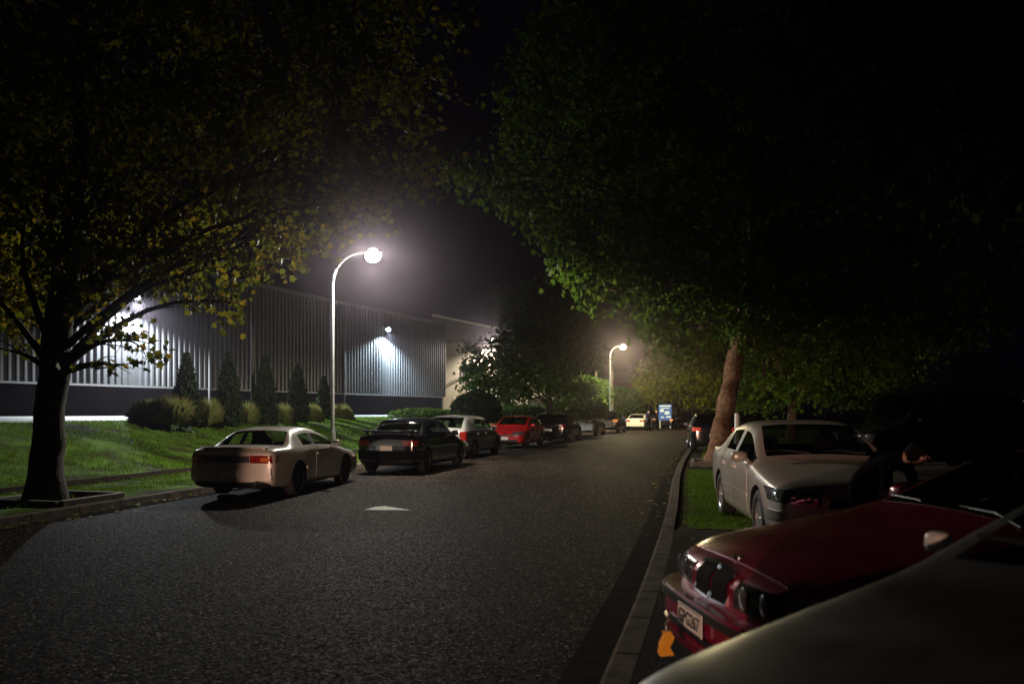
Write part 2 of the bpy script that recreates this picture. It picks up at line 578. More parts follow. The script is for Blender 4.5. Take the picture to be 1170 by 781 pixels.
def blob_points(blobs, n_clump, per, clump_r, shell=0.5, hole=0.0):
    """leaf clumps through ellipsoid volumes, more of them near the outside"""
    vol = np.array([b[3] * b[4] * b[5] for b in blobs]) ** 0.8
    pick = rng.choice(len(blobs), n_clump, p=vol / vol.sum())
    out = []
    for i in pick:
        b = blobs[i]
        u = rng.normal(0, 1, 3); u /= np.linalg.norm(u)
        r = rng.uniform(shell, 1.0) ** 0.7
        c = np.array(b[:3]) + u * r * np.array(b[3:6]) * rng.uniform(0.85, 1.1)
        m = max(2, int(per * rng.uniform(0.4, 1.6)))
        q = rng.normal(0, 1, (m, 3)) * clump_r * rng.uniform(0.6, 1.3) * np.array((1, 1, 0.7))
        out.append(c + q)
    return np.concatenate(out)


def limb(bm, p0, p1, r0, r1, sag=0.15, seg=8, n=6):
    p0, p1 = Vector(p0), Vector(p1)
    L = (p1 - p0).length
    off = Vector(rng.normal(0, 0.07 * L, 3)); off.z = abs(off.z) * 0.5 + sag * L * 0.5
    pts = []
    for i in range(n + 1):
        t = i / n
        pts.append(p0.lerp(p1, t) + off * math.sin(PI * t))
    add_tube(bm, pts, [r0 + (r1 - r0) * (i / n) for i in range(n + 1)], seg, True)
    return pts


def tree(name, label, base, trunk_pts, trunk_r, blobs, n_clump, per, clump_r, size, shape, mleaf, mbark, group=None, nlimb=None, shell=0.45, flare=1.5, low=0.33, thick=0.6):
    t = thing(name, label, 'tree', base, 0, group)
    B = Vector(base)
    bm = bmesh.new()
    tp = [Vector(p) - B for p in trunk_pts]
    # refine trunk with small irregularities
    pts, rad = [], []
    m = 5
    for i in range(len(tp) - 1):
        for k in range(m):
            f = k / m
            pts.append(tp[i].lerp(tp[i + 1], f) + Vector((rng.normal(0, 0.012), rng.normal(0, 0.012), 0)))
            rad.append((trunk_r[i] + (trunk_r[i + 1] - trunk_r[i]) * f) * rng.uniform(0.96, 1.05))
    pts.append(tp[-1]); rad.append(trunk_r[-1])
    rad[0] *= flare; rad[1] *= 1 + (flare - 1) * 0.35
    pts[0] = pts[0] - Vector((0, 0, 0.15))
    add_tube(bm, pts, rad, 16)
    bm_obj('trunk', bm, mbark, t, True)
    bm = bmesh.new()
    top = len(pts)
    for b in (blobs if nlimb is None else blobs[:nlimb]):
        c = Vector(b[:3]) - B
        # start on the trunk at a sensible height
        best = min(range(int(top * low), top), key=lambda i: abs(pts[i].z - (c.z * 0.55)))
        s = pts[best]
        r = rad[best] * 0.5
        lp = limb(bm, s, c, r * thick, 0.015)
        for q in range(7):
            u = Vector(rng.normal(0, 1, 3)); u.normalize()
            e = c + Vector((u.x * b[3], u.y * b[4], u.z * b[5])) * 0.9
            limb(bm, lp[rng.integers(3, 7)], e, 0.016, 0.004, 0.1, 5, 5)
    bm_obj('limb', bm, mbark, t, True)
    P = blob_points(blobs, n_clump, per, clump_r, shell) - np.array(base)
    V = leaf_array(P, size, shape)
    fast_mesh('crown', V, len(shape), mleaf, t)
    return t


def bl(px, py, Y, r, rz=None, ry=None):
    p = at(px, py, Y)
    return (p.x, p.y, p.z, r, ry or r, rz or r * 0.75)


# near left maple: trunk beside the kerb
bLm = left_pt(1.45, 12.6)
bx, by = at(52, 560, 13.0).x, 13.0
tree('maple_tree', 'dark maple with thick black trunk rising from a timber edged bed on the far verge', (bx, by, 0.12),
     [(bx, by, 0.12), (bx + 0.05, by, 1.3), (bx + 0.2, by, 2.8), (bx + 0.45, by - 0.1, 4.2), (bx + 0.6, by, 6.0), (bx + 0.5, by, 8.0)],
     [0.27, 0.235, 0.22, 0.19, 0.13, 0.06],
     [bl(30, 250, 12.5, 1.5), bl(110, 300, 13, 1.1), bl(170, 290, 13.2, 1.0), bl(230, 310, 13.6, 0.9), bl(265, 345, 13.8, 0.55, 0.4), bl(150, 390, 12.5, 0.5, 0.35),
      bl(130, 420, 12.4, 0.33, 0.22), bl(290, 280, 14, 0.9), bl(350, 260, 14, 0.85), bl(410, 230, 14.2, 0.8, 0.55), bl(455, 205, 14.2, 0.7, 0.5),
      bl(500, 190, 14.4, 0.5, 0.4), bl(20, 350, 13.5, 0.7), bl(60, 150, 13, 2.2), bl(200, 190, 13, 1.7), bl(320, 160, 13.6, 1.6), bl(430, 130, 13.8, 1.3),
      bl(120, 40, 13, 2.4), bl(280, 50, 13.5, 2.4), bl(420, 40, 14, 1.6), bl(-60, 300, 13, 1.8), bl(-80, 120, 13, 2.5), bl(10, 400, 13.4, 0.4)],
     2300, 12, 0.17, 0.135, LOBED, M_leafL, M_bark, 'street trees along the road')

# leaning trunk on the right verge with the big crown over the road
bR = at(818, 530, 22.7)
bR.z = 0.1
tree('plane_tree', 'large green tree with a leaning red brown trunk behind the silver sedan', tuple(bR),
     [tuple(bR), (bR.x + 0.15, 22.7, 1.0), (bR.x + 0.45, 22.7, 2.6), (bR.x + 0.75, 22.6, 4.2), (bR.x + 1.0, 22.5, 6.5), (bR.x + 1.0, 22.4, 9.5)],
     [0.33, 0.29, 0.25, 0.21, 0.16, 0.06],
     [bl(540, 200, 19, 0.65, 0.45), bl(585, 215, 19, 0.9, 0.6), bl(635, 250, 19.5, 1.0), bl(650, 300, 20, 0.9), bl(700, 332, 20.5, 1.0), bl(757, 366, 21, 0.85),
      bl(790, 392, 21.5, 0.7), bl(700, 260, 20.5, 1.7), bl(780, 320, 21, 1.7), bl(872, 372, 22, 1.2), bl(905, 430, 22, 0.9), bl(870, 320, 22, 2.3), bl(760, 190, 21, 2.4),
      bl(650, 160, 20, 1.8), bl(960, 380, 22.5, 2.1), bl(950, 250, 22, 2.8), bl(850, 140, 22, 3.0), bl(700, 60, 21, 2.6), bl(900, 30, 22, 3.2), bl(1060, 330, 22.5, 2.6),
      bl(600, 110, 19.5, 1.0), bl(880, 440, 20.5, 0.5)],
     3600, 12, 0.24, 0.17, LOBED, M_leafR, M_bark2, 'street trees along the road', shell=0.4, flare=1.35, low=0.62, thick=0.4)

# tree whose trunk stands out of frame to the right
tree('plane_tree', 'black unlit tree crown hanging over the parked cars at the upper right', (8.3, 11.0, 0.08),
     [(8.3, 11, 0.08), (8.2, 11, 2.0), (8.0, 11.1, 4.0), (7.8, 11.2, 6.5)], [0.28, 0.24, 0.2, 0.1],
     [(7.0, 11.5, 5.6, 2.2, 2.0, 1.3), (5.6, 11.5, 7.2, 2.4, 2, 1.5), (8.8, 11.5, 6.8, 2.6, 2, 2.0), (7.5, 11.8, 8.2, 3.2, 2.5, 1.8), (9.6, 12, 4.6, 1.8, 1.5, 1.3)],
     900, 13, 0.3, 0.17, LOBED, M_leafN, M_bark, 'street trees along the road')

# centre tree behind the row of cars
bC = at(628, 500, 46); bC.z = 0.13
tree('oak_tree', 'round dark tree standing behind the red car with the lit cream wall beyond', tuple(bC),
     [tuple(bC), (bC.x, 46, 1.6), (bC.x - 0.1, 46, 3.2), (bC.x - 0.1, 46, 5.5), (bC.x, 46, 8)], [0.26, 0.21, 0.19, 0.13, 0.05],
     [bl(560, 425, 45, 1.5, 1.3), bl(545, 440, 45, 0.9), bl(600, 400, 46, 2.2), bl(640, 360, 46, 2.6), bl(600, 350, 46, 1.9), bl(662, 400, 46, 1.7), bl(630, 430, 45, 1.7, 1.2),
      bl(585, 445, 45, 1.3, 0.9), bl(660, 445, 45.5, 1.3, 0.8), bl(650, 330, 46, 1.6), bl(540, 400, 45.5, 0.6)],
     1700, 13, 0.34, 0.22, LOBED, M_leafD, M_bark, 'street trees along the road', shell=0.35)

# yellow tree by the second lamp
bY = at(770, 486, 76); bY.z = 0.1
tree('elm_tree', 'yellow green tree lit by the far street lamp above the blue sign', tuple(bY),
     [tuple(bY), (bY.x, 76, 2), (bY.x + 0.2, 76, 4), (bY.x + 0.3, 76, 7)], [0.3, 0.25, 0.2, 0.08],
     [bl(752, 440, 74.5, 2.2, 1.7), bl(790, 425, 75, 3.0, 2.2), bl(770, 410, 75, 2.6, 2.0), bl(825, 430, 75.5, 2.6, 2.0), bl(800, 450, 74.5, 2.2, 1.2), bl(745, 420, 75, 1.6), bl(850, 445, 76, 2.0), bl(810, 395, 76, 2.6), bl(738, 450, 74.5, 1.0), bl(768, 385, 76, 1.8)],
     1500, 13, 0.45, 0.33, OVAL, M_leafY, M_bark, 'street trees along the road', shell=0.4)

# darker tree further right behind the trunk
bD = at(905, 500, 40); bD.z = 0.15
tree('elm_tree', 'dark tree behind the roof of the silver sedan', tuple(bD),
     [tuple(bD), (bD.x, 40, 2), (bD.x + 0.1, 40, 4), (bD.x, 40, 6)], [0.25, 0.2, 0.16, 0.07],
     [bl(870, 430, 40, 1.8), bl(920, 415, 40, 2.2), bl(960, 440, 40, 1.6), bl(890, 455, 39.5, 1.1, 0.7), bl(1000, 420, 40, 2.3), bl(845, 455, 39.5, 0.9)],
     800, 13, 0.35, 0.22, LOBED, M_leafR, M_bark2, 'street trees along the road')

# ------------------------------------------------------------------ shrubs, conifers, tussocks
def shrub(name, label, c, r, n, size, mat, group=None, box=2.0, cat='shrub'):
    """dense clipped bush: leaf cards over an uneven super-ellipsoid, dark twiggy heart"""
    o_root = thing(name, label, cat, (c[0], c[1], c[2] - r[2] * 0.5), 0, group)
    u = rng.normal(0, 1, (n, 3))
    u /= np.linalg.norm(u, axis=1)[:, None]
    if box != 2.0:
        k = (np.abs(u) ** box).sum(1) ** (1 / box)
        u = u / k[:, None]
    u[:, 2] = np.where(u[:, 2] < -0.5, -u[:, 2], u[:, 2])
    ph = rng.uniform(0, 6, 3)
    bumps = 1 + 0.05 * np.sin(u[:, 0] * 7 + ph[0]) * np.sin(u[:, 1] * 6 + ph[1]) + 0.03 * np.sin(u[:, 2] * 13 + ph[2] + 4 * u[:, 0])
    P = u * bumps[:, None] * np.array(r) * rng.uniform(0.9, 1.03, n)[:, None] + np.array((0, 0, r[2] * 0.5))
    fast_mesh('foliage', leaf_array(P, size, OVAL, 0.0), len(OVAL), mat, o_root)
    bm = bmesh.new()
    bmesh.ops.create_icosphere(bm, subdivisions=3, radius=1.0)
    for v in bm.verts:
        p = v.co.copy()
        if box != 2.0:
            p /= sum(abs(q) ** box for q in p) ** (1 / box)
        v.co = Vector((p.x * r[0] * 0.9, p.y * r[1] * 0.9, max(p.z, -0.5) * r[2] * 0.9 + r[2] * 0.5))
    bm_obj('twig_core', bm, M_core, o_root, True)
    return o_root


def conifer(px, ybase, ytop, Y, label):
    p = at(px, ybase, Y)
    h = (ybase - ytop) / F * Y * 1.02
    t = thing('conifer', label, 'conifer', tuple(p), 0, 'pencil conifers along the top of the bank')
    bm = bmesh.new()
    add_tube(bm, [(0, 0, -0.1), (0, 0, h * 0.5), (0, 0, h * 0.9)], [0.05, 0.035, 0.01], 8)
    bm_obj('trunk', bm, M_bark, t)
    n = 5200
    z = rng.uniform(0, 1, n) ** 1.25
    R = 0.40 * h / 2.3
    prof = np.interp(z, [0, 0.06, 0.25, 0.5, 0.75, 0.92, 1.0], [0.75, 0.95, 1.0, 0.80, 0.5, 0.2, 0.02])
    a = rng.uniform(0, 2 * PI, n)
    rr = R * prof * rng.uniform(0.45, 1.06, n) ** 0.5 * (1 + 0.09 * np.sin(a * 5 + z * 21) + 0.06 * np.sin(a * 3 - z * 33))
    P = np.stack([np.cos(a) * rr, np.sin(a) * rr, z * h], 1)
    V = leaf_array(P, 0.13, OVAL, -1.2)
    fast_mesh('crown', V, len(OVAL), M_conif, t)


for (px, yb, yt, Y, lab) in [
        (213, 486, 407, 27.0, 'pencil conifer left of the row, tallest and next to the round tussock'),
        (261, 487, 406, 29.5, 'second pencil conifer, tall and broad, between two tussocks left of the dark pole'),
        (303, 487, 410, 32.3, 'middle pencil conifer just right of the thin dark pole'),
        (340, 486, 418, 35.4, 'slimmer pencil conifer, fourth along the bank towards the street lamp'),
        (370, 485, 432, 39.0, 'smallest pencil conifer tucked beside the tall street lamp post')]:
    conifer(px, yb, yt, Y, lab)


def tussock(px, yb, Y, rad, h, label, n=1500):
    p = at(px, yb, Y)
    a = rng.uniform(0, 2 * PI, n)
    ln = h * rng.uniform(0.75, 1.25, n)
    lean = np.abs(rng.normal(0.55, 0.3, n))
    q = rng.uniform(0, 1, n) ** 0.5 * rad * 0.35
    d = np.stack([np.cos(a), np.sin(a)], 1)
    V = np.zeros((n, 6, 3))
    w = 0.012
    side = np.stack([-d[:, 1], d[:, 0]], 1) * w
    for i, t in enumerate((0, 0.55, 1.0)):
        out = q + rad * 0.9 * np.sin(lean) * (t ** 1.6) * (ln / h)
        zz = ln * np.cos(lean * t ** 1.5 * 1.25) * t
        c = np.concatenate([d * out[:, None], zz[:, None]], 1)
        k = (1 - t * 0.95)
        V[:, i, :] = c; V[:, 5 - i, :] = c
        V[:, i, :2] += side * k; V[:, 5 - i, :2] -= side * k
    o = fast_mesh('tussock', V, 6, M_tuft)
    o.location = p
    tag(o, label, 'tussock', 'ornamental grasses between the conifers')


tussock(176, 484, 26.4, 0.75, 0.75, 'low spreading tussock at the left end of the planting')
tussock(196, 485, 26.0, 0.8, 0.85, 'rounded tussock partly covering the tallest conifer')
tussock(237, 485, 28.4, 0.6, 0.85, 'tussock between the tallest conifer and the broad second one')
tussock(282, 486, 31.0, 0.55, 0.85, 'tussock between the second conifer and the dark pole')
tussock(322, 486, 34.0, 0.55, 0.85, 'tussock between the middle conifer and the slimmer fourth one')
tussock(356, 485, 37.4, 0.55, 0.9, 'tussock between the fourth and the smallest conifer')
tussock(388, 485, 40.5, 0.7, 0.95, 'brownish tussock just right of the tall street lamp post')

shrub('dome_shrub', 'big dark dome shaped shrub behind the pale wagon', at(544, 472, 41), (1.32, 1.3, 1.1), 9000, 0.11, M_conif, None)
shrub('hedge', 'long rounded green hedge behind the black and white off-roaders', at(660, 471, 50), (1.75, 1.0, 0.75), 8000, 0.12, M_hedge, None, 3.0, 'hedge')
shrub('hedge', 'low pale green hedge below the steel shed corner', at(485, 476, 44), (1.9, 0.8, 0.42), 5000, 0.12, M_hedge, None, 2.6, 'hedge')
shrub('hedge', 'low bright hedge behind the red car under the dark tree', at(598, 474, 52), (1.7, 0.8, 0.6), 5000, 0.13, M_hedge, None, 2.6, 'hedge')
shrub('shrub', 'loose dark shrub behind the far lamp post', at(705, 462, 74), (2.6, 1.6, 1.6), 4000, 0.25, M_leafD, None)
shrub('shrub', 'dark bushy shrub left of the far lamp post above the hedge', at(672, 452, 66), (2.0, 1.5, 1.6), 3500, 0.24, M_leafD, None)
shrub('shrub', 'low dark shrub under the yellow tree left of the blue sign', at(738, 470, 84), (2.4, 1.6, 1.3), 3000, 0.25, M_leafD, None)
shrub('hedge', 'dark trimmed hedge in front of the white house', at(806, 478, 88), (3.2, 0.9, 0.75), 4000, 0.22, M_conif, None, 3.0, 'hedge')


# ------------------------------------------------------------------ timber beds round the trunks
def tree_bed(cx, cy, z, sx, sy, label, rz):
    t = thing('tree_bed', label, 'garden bed', (cx, cy, z), rz, 'timber beds round street trees')
    for (x, y, w, d) in ((0, -sy, sx * 2, 0.1), (0, sy, sx * 2, 0.1), (-sx, 0, 0.1, sy * 2 - 0.12), (sx, 0, 0.1, sy * 2 - 0.12)):
        bm = bmesh.new()
        add_box(bm, (x, y, 0.03), (w, d, 0.15), None, 0.012)
        bm_obj('board', bm, M_timber, t)


tree_bed(bx + 0.15, by + 0.1, 0.12, 0.66, 0.7, 'low timber edging round the foot of the dark maple', -0.25)
tree_bed(bR.x - 0.05, bR.y - 0.1, 0.12, 0.62, 0.75, 'low timber edging at the foot of the leaning trunk', -0.25)


# ------------------------------------------------------------------ lamps and posts
def street_lamp(label, base, head, power, col, lens_strength, rad=0.12, group='street lamps', cut=None, glow=1000):
    base = Vector(base); head = Vector(head)
    t = thing('street_lamp', label, 'street lamp', tuple(base), 0, group)
    d = head - base
    hd = Vector((d.x, d.y, 0)); reach = hd.length; hd.normalize()
    H = d.z
    bend = min(1.25, reach * 0.95)
    bm = bmesh.new()
    add_tube(bm, [(0, 0, -0.05), (0, 0, 0.9)], [0.085, 0.085], 14)
    add_box(bm, (0, 0, 0.01), (0.32, 0.32, 0.03))
    bm_obj('pole_base', bm, M_steel, t, True, 40)
    bm = bmesh.new()
    z1 = H - bend * 0.85
    add_tube(bm, [(0, 0, 0.9), (0, 0, z1 * 0.5), (0, 0, z1)], [0.058, 0.050, 0.043], 14)
    bm_obj('pole', bm, M_steel, t, True, 40)
    bm = bmesh.new()
    pts = []
    for i in range(11):
        a = PI / 2 * i / 10
        pts.append(Vector((0, 0, z1)) + hd * (reach - 0.25) * (1 - math.cos(a)) + Vector((0, 0, (H - z1 + 0.06) * math.sin(a))))
    add_tube(bm, pts, [0.043 - 0.010 * i / 10 for i in range(11)], 12)
    bm_obj('arm', bm, M_steel, t, True, 40)
    # cobra head
    ang = math.atan2(hd.y, hd.x)
    R = Matrix.Rotation(ang, 3, 'Z')
    bm = bmesh.new()
    bmesh.ops.create_uvsphere(bm, u_segments=20, v_segments=12, radius=1)
    for v in bm.verts:
        x, y, z = v.co
        v.co = R @ Vector((x * 0.36, y * 0.15, (z * 0.09 if z > 0 else z * 0.03)))
        v.co += Vector((d.x, d.y, H + 0.06)) - hd * 0.02
    head_o = bm_obj('lamp_head', bm, M_steel, t, True)
    bm = bmesh.new()
    bmesh.ops.create_uvsphere(bm, u_segments=20, v_segments=10, radius=1)
    for v in bm.verts:
        x, y, z = v.co
        v.co = R @ Vector((x * 0.23, y * 0.2, z * 0.2))
        v.co += Vector((d.x, d.y, H - 0.02)) + hd * 0.05
    bm_obj('lens', bm, emit('lens_%d' % len(MATS), col, lens_strength), head_o, True)
    L = bpy.data.lights.new('street_lamp_light', 'SPOT' if cut else 'POINT')
    if cut:
        L.spot_size = cut; L.spot_blend = 0.12
    L.energy = power; L.color = col; L.shadow_soft_size = rad
    lo = bpy.data.objects.new('street_lamp_light', L)
    C.objects.link(lo)
    lo.location = head + hd * 0.05 + Vector((0, 0, -0.26))
    # light that leaves the bowl sideways and upward
    G = bpy.data.lights.new('street_lamp_glow', 'POINT')
    G.energy = glow; G.color = col; G.shadow_soft_size = 0.1
    go = bpy.data.objects.new('street_lamp_glow', G)
    C.objects.link(go)
    go.location = head + hd * 0.05 + Vector((0, 0, -0.25))
    return t


street_lamp('tall bright street lamp on a curved grey post behind the white coupe', (at(380, 500, 22.5).x, 22.5, 0.14), at(424, 291, 22.5), 7500, (1.0, 0.93, 0.80), 25, cut=math.radians(177), glow=950)
street_lamp('distant street lamp with yellowish light above the white sedan', (at(697, 480, 62).x, 62, 0.13), at(711, 396, 62), 11000, (1.0, 0.82, 0.45), 60, cut=math.radians(178), glow=4000)


def pole(name, label, px, Y, zb, ytop, r, mat, cat='pole', group=None):
    p = at(px, 470, Y)
    top = at(px, ytop, Y).z
    bm = bmesh.new()
    add_tube(bm, [(0, 0, -0.1), (0, 0, (top - zb) * 0.5), (0, 0, top - zb)], [r, r * 0.9, r * 0.75], 12)
    add_tube(bm, [(0, 0, top - zb), (0, 0, top - zb + 0.04)], [r * 0.95, r * 0.6], 12)
    add_tube(bm, [(0, 0, 0), (0, 0, 0.5)], [r * 1.25, r * 1.2], 12)
    o = bm_obj(name, bm, mat, None, True, 40)
    o.location = (p.x, Y, zb)
    return tag(o, label, cat, group)


pole('utility_pole', 'thin dark pole standing among the conifers in front of the steel shed', 289, 33, 1.25, 268, 0.085, M_dpole)
pole('timber_post', 'pale upright post behind the dark tree, shorter of the pair left of the far lamp', 664, 68, 0.2, 421, 0.10, M_timber, 'post', 'pale posts beyond the hedge')
pole('timber_post', 'pale upright post nearer the far lamp, taller of the pair', 681, 68, 0.2, 418, 0.13, M_timber, 'post', 'pale posts beyond the hedge')
pole('timber_post', 'pale post directly behind the far street lamp pole', 699.5, 70, 0.2, 421, 0.11, M_timber, 'post', 'pale posts beyond the hedge')
pole('marker_post', 'white marker post between the leaning trunk and the silver sedan', 842, 19.0, 0.1, 474, 0.07, M_white, 'post')


def flood(px, py, Y, wall_n, power, col, strength, label, spot=2.5, off=0.0):
    p = at(px, py, Y)
    t = thing('flood_light', label, 'flood light', tuple(p), math.atan2(wall_n.y, wall_n.x) - PI / 2, 'flood lights on the buildings')
    bm = bmesh.new()
    add_tube(bm, [(0, -0.75, 0.12), (0, -0.3, 0.14), (0, 0, 0.12)], [0.03, 0.03, 0.03], 8)
    bm_obj('bracket', bm, M_steel, t)
    bm = bmesh.new()
    add_box(bm, (0, 0.05, 0.08), (0.5, 0.36, 0.10), Matrix.Rotation(math.radians(-18), 3, 'X'), 0.02)
    h = bm_obj('lamp_housing', bm, M_dpole, t)
    bm = bmesh.new()
    bmesh.ops.create_uvsphere(bm, u_segments=16, v_segments=8, radius=1)
    for v in bm.verts:
        v.co = Vector((v.co.x * 0.26, v.co.y * 0.17 + 0.06, v.co.z * 0.17 - 0.02))
    bm_obj('lens', bm, emit('flood_lens_%d' % len(MATS), col, 25), h, True)
    L = bpy.data.lights.new('flood_light_lamp', 'SPOT')
    L.energy = power; L.color = col; L.shadow_soft_size = 0.1
    L.spot_size = spot; L.spot_blend = 0.6
    lo = bpy.data.objects.new('flood_light_lamp', L)
    C.objects.link(lo)
    lo.location = p + Vector((wall_n.x * 0.08, wall_n.y * 0.08, -0.31))
    aim = Vector((wall_n.x * (0.25 + off), wall_n.y * (0.25 + off), -1.0))
    lo.rotation_euler = aim.to_track_quat('-Z', 'Y').to_euler()


# ------------------------------------------------------------------ steel shed
W0 = Vector((-29.1, 22.0)); W1 = Vector((-6.4, 74.0))
wd = (W1 - W0); wl = wd.length; wd.normalize()
wn = Vector((wd.y, -wd.x))                # towards the road
WB, WM, WT = 1.30, 2.95, 9.6
shed = thing('steel_shed', 'long grey corrugated steel shed with a dark base wall', 'building', (W0.x, W0.y, WB))
prof = []
s = 0.0
per = 0.38
while s < wl:
    for (a, dpt) in ((0.0, 0.0), (0.19, 0.0), (0.225, 0.085), (0.345, 0.085)):
        prof.append((s + a, dpt))
    s += per
V, Fc = [], []
zs = [WM + 0.05, WT]
for z in zs:
    for (a, dpt) in prof:
        q = wd * a + wn * (dpt + 0.06)
        V.append((q.x, q.y, z - WB))
n = len(prof)
for i in range(n - 1):
    Fc.append((i, i + 1, n + i + 1, n + i))
mesh_obj('cladding', V, Fc, M_clad, shed)


def slab(name, p, q, thick, z0, z1, mat, parent, o3):
    """upright slab from p to q (2D), thickness behind the face"""
    d = (q - p); L = d.length; d.normalize(); nn = Vector((d.y, -d.x))
    c = (p + q) / 2 - nn * thick / 2
    bm = bmesh.new()
    R = Matrix.Rotation(math.atan2(d.y, d.x), 3, 'Z')
    add_box(bm, Vector((c.x, c.y, (z0 + z1) / 2)) - o3, (L, thick, z1 - z0), R)
    return bm_obj(name, bm, mat, parent)


so = Vector((W0.x, W0.y, WB))
slab('base_wall', W0 - wn * 0.42, W1 - wn * 0.42, 0.3, WB - 0.4, WM, M_dbase, shed, so)
slab('inner_wall', W0 + wd * 0.02, W1 - wd * 0.02, 0.25, WM, WT - 0.05, M_dbase, shed, so)
slab('flashing', W0 + wn * 0.16, W1 + wn * 0.16, 0.62, WM - 0.06, WM + 0.04, M_roofm, shed, so)
slab('gutter', W0 + wn * 0.2, W1 + wn * 0.2, 0.2, WT, WT + 0.25, M_roofm, shed, so)
e0 = W1; e1 = W1 - wn * 20
slab('end_wall', e0 - wd * 0.0 + wn * 0.0, e1, 0.3, WB - 0.4, WT, M_clad, shed, so)
V = []
for (p, z) in ((W0 + wn * 0.1, WT + 0.25), (W1 + wn * 0.1, WT + 0.25), (W1 - wn * 12, WT + 2.2), (W0 - wn * 12, WT + 2.2), (W1 - wn * 24, WT + 0.2), (W0 - wn * 24, WT + 0.2)):
    V.append((p.x - so.x, p.y - so.y, z - so.z))
mesh_obj('roof', V, [(0, 1, 2, 3), (3, 2, 4, 5)], M_roofm, shed)

for a_ in (14.0, 27.5, 41.0):
    bm = bmesh.new()
    q = wd * a_ + wn * 0.20
    add_tube(bm, [(q.x, q.y, 0.1), (q.x, q.y, WM - WB), (q.x, q.y, WT - WB + 0.1)], 0.055, 10)
    bm_obj('downpipe', bm, M_roofm, shed, True)
flood(155, 338, 41.5, wn, 60000, (0.90, 0.96, 1.0), 500, 'flood light high on the steel shed, half hidden by maple leaves', 2.6)
flood(443, 376, 64.2, wn, 52000, (0.72, 0.90, 1.0), 500, 'bluish flood light on the steel shed wall right of the tall street lamp', 2.6)

# cream office beyond the shed
oo = Vector((-7.0, 80.0, 0.9))
off = thing('office_building', 'cream walled building with a dark gable beyond the steel shed', 'building', tuple(oo))
p0 = Vector((-8.0, 79.75)); p1 = Vector((6.5, 83.4))
od = (p1 - p0).normalized(); on = Vector((od.y, -od.x))
wallo = slab('wall', p0, p1, 0.3, 0.2, 8.5, M_cream, off, oo)
# gable cladding above
V = []
for dep in (0.12, -0.2):
    for (s_, z_) in ((0, 8.5), (14.9, 8.5), (14.9, 7.9), (0, 11.2)):
        q = p0 + od * s_ + on * dep
        V.append((q.x - oo.x, q.y - oo.y, (z_ if z_ != 7.9 else 8.6) - oo.z))
mesh_obj('gable', V, [(0, 1, 2, 3), (7, 6, 5, 4), (0, 4, 5, 1), (1, 5, 6, 2), (2, 6, 7, 3), (3, 7, 4, 0)], M_fascia, off)
bm = bmesh.new()
qa = p0 + on * 0.2; qb = p0 + od * 14.9 + on * 0.2
add_tube(bm, [(qa.x - oo.x, qa.y - oo.y, 11.25 - oo.z), (qb.x - oo.x, qb.y - oo.y, 8.68 - oo.z)], [0.11, 0.11], 6)
bm_obj('barge_board', bm, M_white, off)
for (s_, z0, z1, w_, m_) in ((3.0, 5.2, 6.3, 0.9, M_black), (2.2, 1.7, 3.0, 1.6, M_glassd), (6.2, 1.7, 3.2, 2.0, M_glassd), (9.8, 1.7, 3.2, 2.0, M_glassd)):
    f = slab('window', p0 + od * s_ + on * 0.05, p0 + od * (s_ + w_) + on * 0.05, 0.06, z0, z1, M_white, off, oo)
    pn = slab('pane', p0 + od * (s_ + 0.08) + on * 0.062, p0 + od * (s_ + w_ - 0.08) + on * 0.062, 0.03, z0 + 0.08, z1 - 0.08, M_black, f, oo)
    pn.matrix_parent_inverse = Matrix.Identity(4)
bm = bmesh.new()
qa = p0 + od * 1.2 + on * 0.09; qb = p0 + od * 4.6 + on * 0.09
add_tube(bm, [(qa.x - oo.x, qa.y - oo.y, 4.2 - oo.z), (qb.x - oo.x, qb.y - oo.y, 6.0 - oo.z)], [0.04, 0.04], 6)
bm_obj('diagonal_rod', bm, M_dpole, off)  # thin dark tube running diagonally across the cream wall
fy = 79.75 + (at(562, 388, 80.6).x + 8.0) * (od.y / od.x)
flood(562, 388, fy - 0.75, on, 18000, (1.0, 0.92, 0.78), 400, 'flood light on the cream building behind the dark tree', 2.7, 0.1)


def block(name, label, cat, cx, cy, w, d, h, rz, wall, roof, wins, win_mat):
    t = thing(name, label, cat, (cx, cy, 0.1), rz)
    bm = bmesh.new(); add_box(bm, (0, 0, h / 2), (w, d, h)); bm_obj('wall', bm, wall, t)
    V = [(-w / 2 - .3, -d / 2 - .3, h + .01), (w / 2 + .3, -d / 2 - .3, h + .01), (w / 2 + .3, d / 2 + .3, h + .01), (-w / 2 - .3, d / 2 + .3, h + .01), (-w / 2, 0, h + 1.4), (w / 2, 0, h + 1.4)]
    mesh_obj('roof', V, [(0, 1, 5, 4), (2, 3, 4, 5), (0, 4, 3), (1, 2, 5), (3, 2, 1, 0)], roof, t)
    for (x, z, ww, hh) in wins:
        bm = bmesh.new(); add_box(bm, (x, -d / 2 - 0.02, z), (ww + 0.2, 0.1, hh + 0.2)); f = bm_obj('window', bm, M_white, t)
        bm = bmesh.new(); add_box(bm, (x, -d / 2 - 0.07, z), (ww, 0.04, hh)); bm_obj('pane', bm, win_mat, f)
    return t


block('brick_building', 'dull maroon building behind the far street lamp', 'building', at(700, 470, 98).x, 99, 16, 6, 5.0, -0.25, M_maroon, M_roofm, [(-3, 3, 1.2, 1.0), (2, 3, 1.2, 1.0)], M_black)
block('white_house', 'white house front with tall windows right of the blue sign', 'house', at(806, 470, 93).x, 95, 8.5, 6, 3.3, -0.3, M_white, M_roofm,
      [(-3.0, 1.6, 1.0, 1.9), (-0.9, 1.6, 1.3, 1.9), (1.5, 1.6, 1.3, 1.9), (3.3, 1.6, 0.8, 1.9)], M_black)

